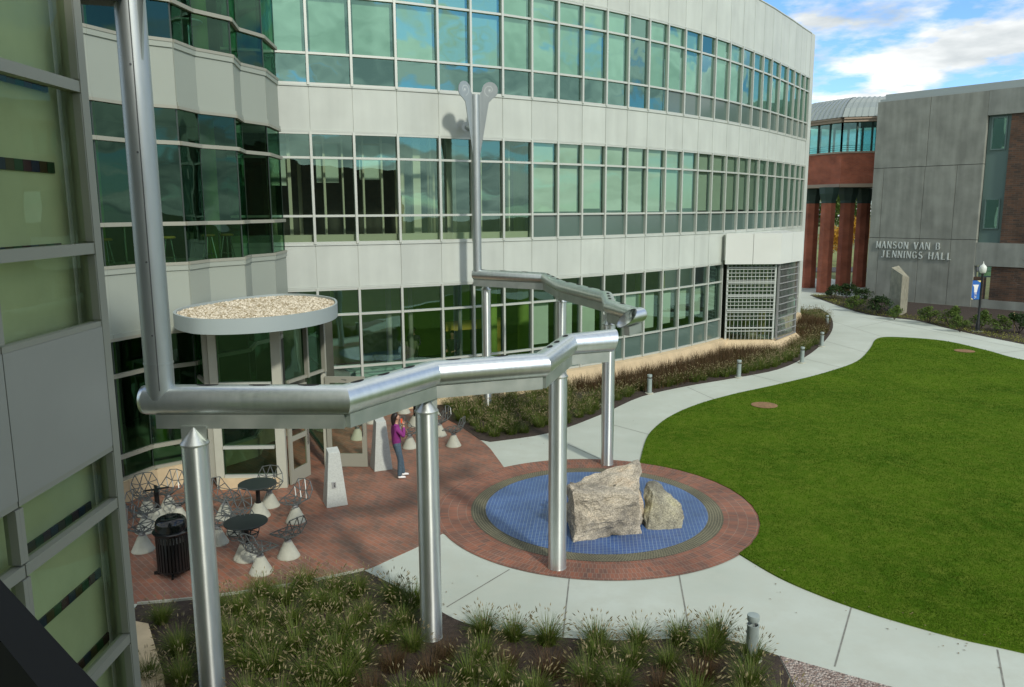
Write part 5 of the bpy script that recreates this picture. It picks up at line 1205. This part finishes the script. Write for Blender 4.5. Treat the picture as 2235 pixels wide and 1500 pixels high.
# near bed positions on a jittered diagonal grid
ng, nr_ = [], []
cand = []
for u in range(-14, 16):
    for v in range(-12, 14):
        x = -1.5+u*.50+v*.20+rng.uniform(-.10, .10); y = 11.0+v*.58-u*.17+rng.uniform(-.08, .08); cand.append((x, y))
for (x, y) in cand:
    if not inside(x, y, NB) or edge_dist(x, y, NB) < .22: continue
    if any((x-cx_)**2+(y-cy_)**2 < .28**2 for cx_, cy_ in cols): continue
    if x < -5.2 and y < 11.6: continue
    p_ = (x/y)
    red = (y < 10.95 and -2.2 < x < 1.9 and rng.random() < .42) or (y < 10.4 and rng.random() < .3)
    (nr_ if red else ng).append((x, y))
for px in ((1055, 1385), (1120, 1395), (1195, 1405), (1300, 1408), (1392, 1408), (1482, 1404), (1562, 1403)):
    q = G(*px); ng = [p for p in ng if (p[0]-q.x)**2+(p[1]-q.y)**2 > .16]; nr_ = [p for p in nr_ if (p[0]-q.x)**2+(p[1]-q.y)**2 > .12]; ng.append((q.x, q.y-.05))
place(protoN, ng, 'green fountain grass clump with pale seed heads in the near planting bed', 'plant', 'fountain grass clumps in the near bed')
place(protoR, nr_, 'reddish brown grass clump low in the near planting bed', 'plant', 'red grass clumps in the near bed')
# far bed
curbline = [off(j, .42, 0) for j in range(6, 20)]
FB = catmull(gp((965, 910), (1010, 935), (1060, 970))[::1], 3)[:-1]+catmull(bed_path, 4)
fb_poly = FB+[(17.6, 50.5), (17.2, 47.5)]+[(14.3, 40.4), (13.6, 38.3), (12.3, 36.0), (9.4, 36.0)]+[(p.x, p.y) for p in reversed(curbline[2:11])]+[(-2.6, 26.2)]
sheet('far_planting_bed', fb_poly, .02, mulch)
protoF = [make_clump(51+k, 170, 34, .40, gblade, .013, .16, sr=.014) for k in range(3)]
fg = []
def far_ok(x, y, dmin, lst, md):
    if not inside(x, y, fb_poly) or edge_dist(x, y, fb_poly) < dmin: return False
    return all((x-a)**2+(y-b_)**2 > md*md for a, b_ in lst)
tries = 0
def dist_curb(x, y): return min(math.hypot(x-p.x, y-p.y) for p in [off(j, .42, 0) for j in range(5, 28)])
while tries < 30000 and len(fg) < 290:
    tries += 1; x, y = rng.uniform(-2.6, 19), rng.uniform(21.5, 50)
    if far_ok(x, y, .30, fg, .40):
        dc = dist_curb(x, y)
        if x > 2.0 and dc < 2.0 and y < 41: continue
        if math.hypot(x-16.0, y-43.5) < 1.3: continue
        if any((x-G(*p).x)**2+(y-G(*p).y)**2 < .12 for p, _ in BO): continue
        fg.append((x, y))
place(protoF, fg, 'green fountain grass clump with pale seed heads in the far bed along the path', 'plant', 'fountain grass clumps in the far bed')
# the tall reddish grass along the curb reads as one mass
def red_mass():
    b = MB(); r2 = random.Random(9); n = 0
    while n < 17000:
        x, y = r2.uniform(1, 17.5), r2.uniform(28, 48)
        if not inside(x, y, fb_poly) or edge_dist(x, y, fb_poly) < .15: continue
        dc = dist_curb(x, y)-.45; far = math.hypot(x-16.0, y-43.5) < 1.2
        if not far and (dc > 2.0 or dc < 0 or x < 1.8): continue
        if not far and r2.random() < max(0, (dc-1.3))*.9: continue
        blade(b, x, y, r2.uniform(0, 6.28), r2.uniform(.3, .6)*(1.25 if far else 1), r2.uniform(.2, 1.0), .014, r2, segs=2, z0=.02); n += 1
    o = b.build('red_grass_mass', rblade, fix=False); tag(o, 'mass of tall reddish brown grass along the tan curb of the curved hall', 'ornamental grass', kind='stuff')
red_mass()
# sloping curb fragments etc: lawn blades on the lawn (one uncountable carpet)
def lawn_blades():
    vs, fs = [], []; r2 = random.Random(21); n = 0; N_ = 150000
    while n < N_:
        t = r2.random()**1.5; y = 10.5+t*29; x = r2.uniform(3.2, y*.66+1)
        if not inside(x, y, LP): continue
        a = r2.uniform(0, 6.28); h = r2.uniform(.012, .028); w_ = .0028+.0003*y; ca, sa = math.cos(a), math.sin(a)
        i = len(vs); vs += [(x+sa*w_, y-ca*w_, .03), (x-sa*w_, y+ca*w_, .03), (x+ca*h*.7, y+sa*h*.7, .03+h)]; fs.append((i, i+1, i+2)); n += 1
    me = bpy.data.meshes.new('lawn_grass'); me.from_pydata(vs, [], fs); me.materials.append(lawnb); o = bpy.data.objects.new('lawn_grass', me); COL.objects.link(o)
    tag(o, 'short mown green grass blades of the lawn', 'grass', kind='stuff')
lawn_blades()
b = MB(); r2 = random.Random(77); n = 0
edge_pts = [(p, .5) for p in catmull(path_low, 6)]+[(p, .6) for p in catmull(bed_path, 5)]+[(p, .5) for p in catmull(lawn_b, 4)]
while n < 230:
    (ex, ey), sp_ = r2.choice(edge_pts); x = ex+r2.gauss(0, sp_); y = ey+r2.gauss(0, sp_)
    if math.hypot(x-FC[0], y-FC[1]) < R_OUT: continue
    a = r2.uniform(0, 6.28); s_ = r2.uniform(.010, .026); z = .034+r2.uniform(0, .006) if inside(x, y, LP) else .010; b.quadlist([(x+s_*math.cos(a), y+s_*math.sin(a), z), (x+s_*.5*math.cos(a+1.6), y+s_*.5*math.sin(a+1.6), z+.006), (x-s_*math.cos(a), y-s_*math.sin(a), z), (x+s_*.5*math.cos(a-1.6), y+s_*.5*math.sin(a-1.6), z+.003)], [(0, 1, 2, 3)]); n += 1
tag(b.build('leaf_litter', leafmat('dead_leaf', (.16, .11, .06), (.34, .26, .14)), fix=False), 'scattered small dead leaves along the path edges', 'leaf litter', kind='stuff')
# drain covers in the lawn and small things
for (px, lb_) in (((1668, 887), 'round sandy drain patch in the middle of the lawn'), ((2105, 768), 'round sandy drain patch at the far edge of the lawn')):
    q = G(*px); b = MB(); b.lathe([(.42, 0), (.43, .012), (.40, .02)], seg=28); o = b.build('drain_cover', mat('drain_tan%d' % px[0], (.22, .13, .06), .9, var=.3, vscale=8)); o.location = (q.x, q.y, .035); tag(o, lb_, 'drain cover', 'drain covers in the lawn')
# hall bed with ground cover and shrubs
HBp = gp((1768, 645), (1830, 668), (1900, 688), (2000, 700), (2060, 715), (2150, 735), (2235, 752), (2330, 775))
wallp = [hp(HL+6, .05), hp(HL, .05), hp(0, .05), hp(0, .05)+Vector((-1.5, 2.5, 0))]
hbed = catmull(HBp, 3)+[(p.x, p.y) for p in wallp]
sheet('hall_planting_bed', hbed, .02, mulch)
b = MB(); r2 = random.Random(4); n = 0
while n < 5000:
    x, y = r2.uniform(21, 34), r2.uniform(36, 62)
    if not inside(x, y, hbed): continue
    ed = min(math.hypot(x-p[0], y-p[1]) for p in catmull(HBp, 6))
    if ed > r2.uniform(0, 2.2): continue
    a = r2.uniform(0, 6.28); s_ = r2.uniform(.03, .08); z = .03+r2.uniform(0, .08)
    b.quadlist([(x, y, z), (x+s_*math.cos(a), y+s_*math.sin(a), z+.02), (x+s_*math.cos(a+1), y+s_*math.sin(a+1), z+.04)], [(0, 1, 2)]); n += 1
tag(b.build('ground_cover', cover, fix=False), 'yellow green ground cover along the edge of the hall bed', 'ground cover', kind='stuff')
def leafcloud(b, c, rx, ry, rz_, n, ls, rng_, holes=.0):
    nc = max(5, int(6+rx*4)); cl = []
    for k in range(nc):
        th = rng_.uniform(0, 2*PI); ph = math.acos(rng_.uniform(-.4, 1)); rr_ = rng_.uniform(.35, .8)
        cl.append((c[0]+rx*rr_*math.sin(ph)*math.cos(th), c[1]+ry*rr_*math.sin(ph)*math.sin(th), c[2]+rz_*rr_*math.cos(ph), rng_.uniform(.28, .5)))
    for k in range(n):
        q = cl[rng_.randrange(nc)]; v = Vector((rng_.gauss(0, 1), rng_.gauss(0, 1), rng_.gauss(0, 1))).normalized()*(rng_.random()**.4)
        p = Vector((q[0]+v.x*rx*q[3], q[1]+v.y*ry*q[3], max(.03, q[2]+v.z*rz_*q[3])))
        a = Vector((rng_.gauss(0, 1), rng_.gauss(0, 1), rng_.gauss(0, .6))).normalized(); t = a.cross(Vector((rng_.gauss(0, 1), rng_.gauss(0, 1), rng_.gauss(0, 1)))).normalized(); s_ = ls*rng_.uniform(.6, 1.3)
        b.quadlist([p-a*s_, p+t*s_*.4, p+a*s_, p-t*s_*.4], [(0, 1, 2, 3)])
def make_shrub(seed, m):
    rng_ = random.Random(seed); b = MB(); leafcloud(b, (0, 0, .45), .55, .55, .45, 900, .055, rng_); o = b.build('shrub', m, fix=False)
    s = MB()
    for k in range(6): a = k*1.05; s.tube([(0, 0, 0), (.15*math.cos(a), .15*math.sin(a), .25), (.35*math.cos(a), .35*math.sin(a), .6)], .012, 5)
    s.build('stems', barkm, o); return o
shA = make_shrub(1, shrubl); shB = make_shrub(2, shrubd)
SH = [((1818, 655), 1, 1.4, 'dark shrub at the foot of the red pillars, farthest left'), ((1850, 655), 1, 1.5, 'dark shrub in front of the brick pillars beside the hall corner'), ((1880, 662), 1, 1.3, 'dark shrub at the corner of the concrete hall'), ((1868, 680), 0, 1.2, 'bright green shrub before the corner of the concrete hall'),
      ((1918, 688), 1, 1.5, 'round dark green shrub left of the stone monument'), ((1952, 698), 0, 1.0, 'low green shrub at the foot of the stone monument'), ((2026, 706), 0, 1.15, 'green shrub right of the stone monument'), ((2072, 712), 0, 1.3, 'wide green shrub under the raised letters'),
      ((2095, 725), 0, 1.0, 'low green shrub left of the lamp post'), ((2140, 718), 0, 1.2, 'green shrub right behind the lamp post'), ((2178, 728), 0, 1.1, 'green shrub with reddish leaves between lamp post and stake'), ((2225, 728), 1, 1.4, 'dark green shrub at the right edge behind the wooden stake')]
usedS = set()
for (px, kd, s_, lb_) in SH:
    pr_ = (shA, shB)[kd]; o = dup(pr_) if kd in usedS else pr_; usedS.add(kd); q = G(*px); o.location = (q.x, q.y, 0); o.scale = (s_,)*3; o.rotation_euler = (0, 0, rng.uniform(0, 6)); tag(o, lb_, 'shrub', 'shrubs along the concrete hall')
q = G(2214, 727); b = MB(); b.tube([(0, 0, 0), (-.12, 0, 1.1)], .035, 6); o = b.build('wooden_stake', wood_m); o.location = (q.x, q.y, 0); tag(o, 'leaning pale wooden stake in the hall bed at the right', 'stake')
# bare young tree at the right edge
def bare_tree(loc):
    b = MB(); r3 = random.Random(8)
    def grow(p, d, ln, r_, dep):
        e = p+d*ln; b.tube([p, e], r_, 5, radii=[r_, r_*.65], cap=False)
        if dep == 0: return
        for k in range(r3.choice((2, 3))):
            nd = (d+Vector((r3.gauss(0, .45), r3.gauss(0, .45), r3.gauss(.1, .3)))).normalized(); grow(e if k else p.lerp(e, .7), nd, ln*r3.uniform(.6, .8), r_*.6, dep-1)
    grow(Vector((0, 0, 0)), Vector((-.05, 0, 1)), 1.7, .05, 5)
    o = b.build('bare_tree', barkm, fix=False); o.location = loc; tag(o, 'bare young tree spreading thin twigs at the right edge before the brown brick', 'tree')
q = G(2262, 735); bare_tree((q.x+.3, q.y, 0))
# trees beyond the bridge
def make_tree(seed, m, h=9, r_=3.2, n=5200):
    rng_ = random.Random(seed); t = empty('broadleaf_tree'); b = MB(); leafcloud(b, (0, 0, h*.62), r_, r_, h*.40, n, .17, rng_); b.build('crown', m, t, fix=False)
    s = MB(); s.tube([(0, 0, -.2), (.1, 0, h*.3), (0, .1, h*.7)], .2, 8, radii=[.28, .2, .06])
    for k in range(6): a = k*1.1; s.tube([(0, 0, h*(.3+.05*k)), (r_*.55*math.cos(a), r_*.55*math.sin(a), h*(.55+.04*k))], .08, 6, radii=[.1, .03])
    s.build('trunk', barkm, t); return t
tG = make_tree(3, treel); tO = make_tree(6, treey)
TR = [(tG, 26.5, 92, 1.1, 'green tree seen between the left pair of brick pillars'), (tO, 33.5, 84, .55, 'orange autumn tree between the brick pillars'), (tG, 35.5, 96, 1.2, 'tall green tree behind the orange one, beyond the colonnade'), (tO, 38.8, 90, .62, 'orange autumn tree beside the corner of the concrete hall, beyond the pillars'),
      (tG, 41, 99, 1.2, 'green tree farthest right beyond the colonnade'), (tG, 31, 100, 1.3, 'tall green tree in the middle distance behind the pillars')]
uT = set()
for pr_, x, y, s_, lb_ in TR:
    o = dup(pr_) if pr_.name in uT else pr_; uT.add(pr_.name); o.location = (x, y, 0); o.scale = (s_,)*3; o.rotation_euler = (0, 0, rng.uniform(0, 6)); tag(o, lb_, 'tree', 'trees beyond the colonnade')
# far road and grass strip
sheet('far_road', [(10, 84), (70, 84), (70, 90), (10, 90)], -.03, mat('asphalt', (.05, .05, .05), .9, var=.2, vscale=2)); sheet('far_lawn', [(10, 90.2), (90, 90.2), (90, 130), (10, 130)], -.02, mat('far_lawn_green', (.16, .18, .04), .9, var=.3, vscale=.5))
# things behind the viewpoint that the glass mirrors
rb = empty('campus_block'); tag(rb, 'dark brick block behind the viewpoint mirrored in the glass', 'building')
b = MB(); b.box((34, -46, 6), (60, 14, 12)); b.build('wall', drkbr, rb, uvfn=lambda co, n: (co.x, co.z))
for k in range(5):
    o = dup(tG, (-25+k*11, -48+(k % 2)*8, 0), k, ('first', 'second', 'third', 'fourth', 'fifth')[k]+' tree from the left in the row behind the viewpoint', 1.2); o['group'] = 'trees behind the viewpoint'
for l_ in ():
    pass

# ============================================================ PEOPLE
def skin_mesh(name, verts, edges, radii, m, parent=None, sub=2, root=0):
    me = bpy.data.meshes.new(name); me.from_pydata(verts, edges, []); o = bpy.data.objects.new(name, me); COL.objects.link(o); o.parent = parent
    me.materials.append(m); mod = o.modifiers.new('skin', 'SKIN'); sk = me.skin_vertices[0].data if me.skin_vertices else None
    if sk is None:
        bm = bmesh.new(); bm.from_mesh(me); bm.verts.layers.skin.verify(); bm.to_mesh(me); bm.free(); sk = me.skin_vertices[0].data
    for i, r_ in enumerate(radii):
        r_ = r_ if isinstance(r_, tuple) else (r_, r_); sk[i].radius = r_; sk[i].use_root = (i == root)
    mod.use_smooth_shade = True; s = o.modifiers.new('sub', 'SUBSURF'); s.levels = sub; s.render_levels = sub; return o
skinm = mat('skin', (.42, .24, .16), .55); hairm = mat('hair_dark', (.012, .008, .006), .5, var=.4, vscale=40)
def hand(parent, wrist, d, palm_n, m):
    """palm plus five separate fingers, slightly curled"""
    d = Vector(d).normalized(); n = Vector(palm_n).normalized(); s_ = d.cross(n).normalized(); n = s_.cross(d); w_ = Vector(wrist)
    vs = [w_, w_+d*.04, w_+d*.085]; ed = [(0, 1), (1, 2)]; ra = [(.024, .02), (.036, .016), (.036, .013)]
    for k, L_ in enumerate((.065, .075, .07, .055)):
        b0_ = w_+d*.085+s_*(-.027+.018*k); i = len(vs); vs += [b0_, b0_+d*L_*.5-n*.008, b0_+d*L_*.85-n*.03]; ed += [(2, i), (i, i+1), (i+1, i+2)]; ra += [.009, .0085, .007]
    i = len(vs); vs += [w_+d*.035-s_*.035, w_+d*.06-s_*.055-n*.012, w_+d*.085-s_*.058-n*.02]; ed += [(1, i), (i, i+1), (i+1, i+2)]; ra += [.012, .010, .008]
    return skin_mesh('hand', [tuple(v) for v in vs], ed, ra, m, parent, 1)
def person(loc, rz, label, shirt, trousers, shoe, hair_m, pose, hair_long=False, scale=1.0, tie=None):
    t = empty('person', loc, rz); t.scale = (scale,)*3; tag(t, label, 'person')
    # local: +y is forward, +x is the person's right
    J = pose; body_v = [(0, 0, .93), (0, -.01, 1.10), (0, -.01, 1.28), (0, 0, 1.40), (0, .01, 1.47), (0, .02, 1.53), (0, .025, 1.60), (0, .02, 1.67)]
    body_r = [(.105, .08), (.11, .08), (.135, .095), (.12, .075), (.05, .05), (.052, .055), (.072, .088), (.058, .07)]
    ed = [(i, i+1) for i in range(7)]
    def chain(base, pts, rs):
        nonlocal body_v, body_r, ed
        prev = base; ids = []
        for p, r_ in zip(pts, rs): body_v.append(p); body_r.append(r_); ed.append((prev, len(body_v)-1)); prev = len(body_v)-1; ids.append(prev)
        return ids
    for sd_ in ('l', 'r'):
        chain(2, J['arm_'+sd_], [.055, .040, .027]); chain(0, J['leg_'+sd_], [.06, .05, .040, .036])
    skin_mesh('body', body_v, ed, body_r, skinm, t)
    # face: nose, ears, eyes, mouth
    f_ = MB(); f_.lathe([(.001, .0), (.011, .004), (.008, .03), (.002, .045)], (0, .113, 1.585), 8); f_.box((.078, .015, 1.60), (.012, .03, .05)); f_.box((-.078, .015, 1.60), (.012, .03, .05)); f_.build('nose_and_ears', skinm, t, smooth=True)
    e_ = MB()
    for x in (-.028, .028): e_.lathe([(.001, -.006), (.009, 0), (.001, .006)], (x, .106, 1.615), 8)
    e_.build('eyes', blackm, t); e_ = MB(); e_.box((0, .104, 1.553), (.04, .008, .010)); e_.build('mouth', mat('lips', (.3, .08, .07), .5) if 'lips' not in MATS else MATS['lips'], t)
    # hair
    hv = [(0, -.01, 1.69), (0, -.055, 1.64), (0, -.065, 1.56)]+([(0, -.08, 1.47), (0, -.07, 1.40)] if hair_long else [])
    skin_mesh('hair', [(0, .045, 1.685)]+hv, [(i, i+1) for i in range(len(hv))], [(.080, .055), (.100, .08), (.102, .085), (.09, .07)]+([(.08, .05), (.05, .03)] if hair_long else []), hair_m, t)
    # shirt
    sv_ = [(0, 0, .84), (0, -.01, 1.06), (0, -.01, 1.28), (0, 0, 1.41), (0, .005, 1.455)]; sr = [(.172, .135), (.152, .118), (.168, .122), (.14, .09), (.062, .062)]; se = [(0, 1), (1, 2), (2, 3), (3, 4)]
    for sd_ in ('l', 'r'):
        a = J['arm_'+sd_]; i = len(sv_); w2 = Vector(a[1]).lerp(Vector(a[2]), .86); sv_ += [a[0], a[1], tuple(w2)]; sr += [.066, .052, .042]; se += [(2, i), (i, i+1), (i+1, i+2)]
    skin_mesh('shirt', sv_, se, sr, shirt, t)
    tv = [(0, 0, 1.04), (0, 0, .90)]; tr_ = [(.13, .10), (.15, .118)]; te = [(0, 1)]
    for sd_ in ('l', 'r'):
        a = J['leg_'+sd_]; i = len(tv); tv += [a[0], a[1], a[2], tuple(Vector(a[2]).lerp(Vector(a[3]), .8))]; tr_ += [.10, .074, .062, .066]; te += [(1, i), (i, i+1), (i+1, i+2), (i+2, i+3)]
    skin_mesh('trousers', tv, te, tr_, trousers, t)
    for sd_ in ('l', 'r'):
        a = Vector(J['leg_'+sd_][3]); f2 = Vector(J['foot_'+sd_]); s_ = skin_mesh('shoe', [tuple(a+Vector((0, 0, -.01))+f2*-.05), tuple(a+f2*.05+Vector((0, 0, -.02))), tuple(a+f2*.16+Vector((0, 0, -.035)))], [(0, 1), (1, 2)], [(.045, .04), (.048, .036), (.038, .025)], shoe, t)
        arm = J['arm_'+sd_]; hand(t, arm[2], J['hand_'+sd_][0], J['hand_'+sd_][1], skinm)
    return t
jeans = mat('denim', (.06, .10, .13), .85, var=.25, vscale=20); purple = mat('purple_shirt', (.20, .022, .16), .8, var=.12, vscale=12)
posA = {'arm_r': [(.19, -.02, 1.36), (.24, .13, 1.14), (.11, .17, 1.42)], 'hand_r': [(-.25, -.3, .9), (-.5, 0, 0)], 'arm_l': [(-.19, -.02, 1.36), (-.24, .06, 1.12), (-.03, .24, 1.18)], 'hand_l': [(.8, .2, .5), (0, 1, .2)],
        'leg_r': [(.09, 0, .86), (.10, .06, .50), (.10, .03, .12), (.10, .03, .07)], 'leg_l': [(-.09, 0, .86), (-.10, .12, .50), (-.10, .17, .12), (-.10, .17, .07)], 'foot_r': (.02, 1, 0), 'foot_l': (-.1, 1, 0)}
q = G(869, 1046); w1 = person((q.x-.02, q.y+.06, .008), math.radians(-68), 'woman in purple shirt, jeans and white shoes, hand to her ear, beside a granite marker', purple, jeans, white_p, hairm, posA, True, .955)
b = MB(); b.box((.105, .115, 1.535), (.02, .045, .11)); b.build('phone', mat('phone_orange', (.7, .10, .03), .5), w1)
b = MB(); 
posB = {'arm_r': [(.19, -.02, 1.36), (.25, 0, 1.10), (.15, .2, 1.02)], 'hand_r': [(-.3, .8, 0), (0, 0, 1)], 'arm_l': [(-.19, -.02, 1.36), (-.25, 0, 1.10), (-.15, .2, 1.02)], 'hand_l': [(.3, .8, 0), (0, 0, 1)],
        'leg_r': [(.09, 0, .86), (.10, .02, .50), (.10, 0, .12), (.10, 0, .07)], 'leg_l': [(-.09, 0, .86), (-.10, .02, .50), (-.10, 0, .12), (-.10, 0, .07)], 'foot_r': (.02, 1, 0), 'foot_l': (-.1, 1, 0)}
suit = mat('dark_suit', (.012, .012, .014), .8); suit2 = mat('olive_jacket', (.10, .11, .06), .8); greyh = mat('hair_grey', (.35, .34, .28), .7)
for px, Y, rz_, lb_, su, hm in ((988, 28.4, 160, 'man in dark suit standing inside the ground floor glass below the far pole', suit, hairm), (897, 28.1, 20, 'grey haired person in olive jacket seen from behind inside the ground floor glass', suit2, greyh), (903, 29.4, 175, 'man in dark suit facing the grey haired person inside the glass', suit, hairm)):
    q = AY(px, 760, Y); o = person((q.x, Y, .5), math.radians(rz_), lb_, su, suit, blackm, hm, posB)
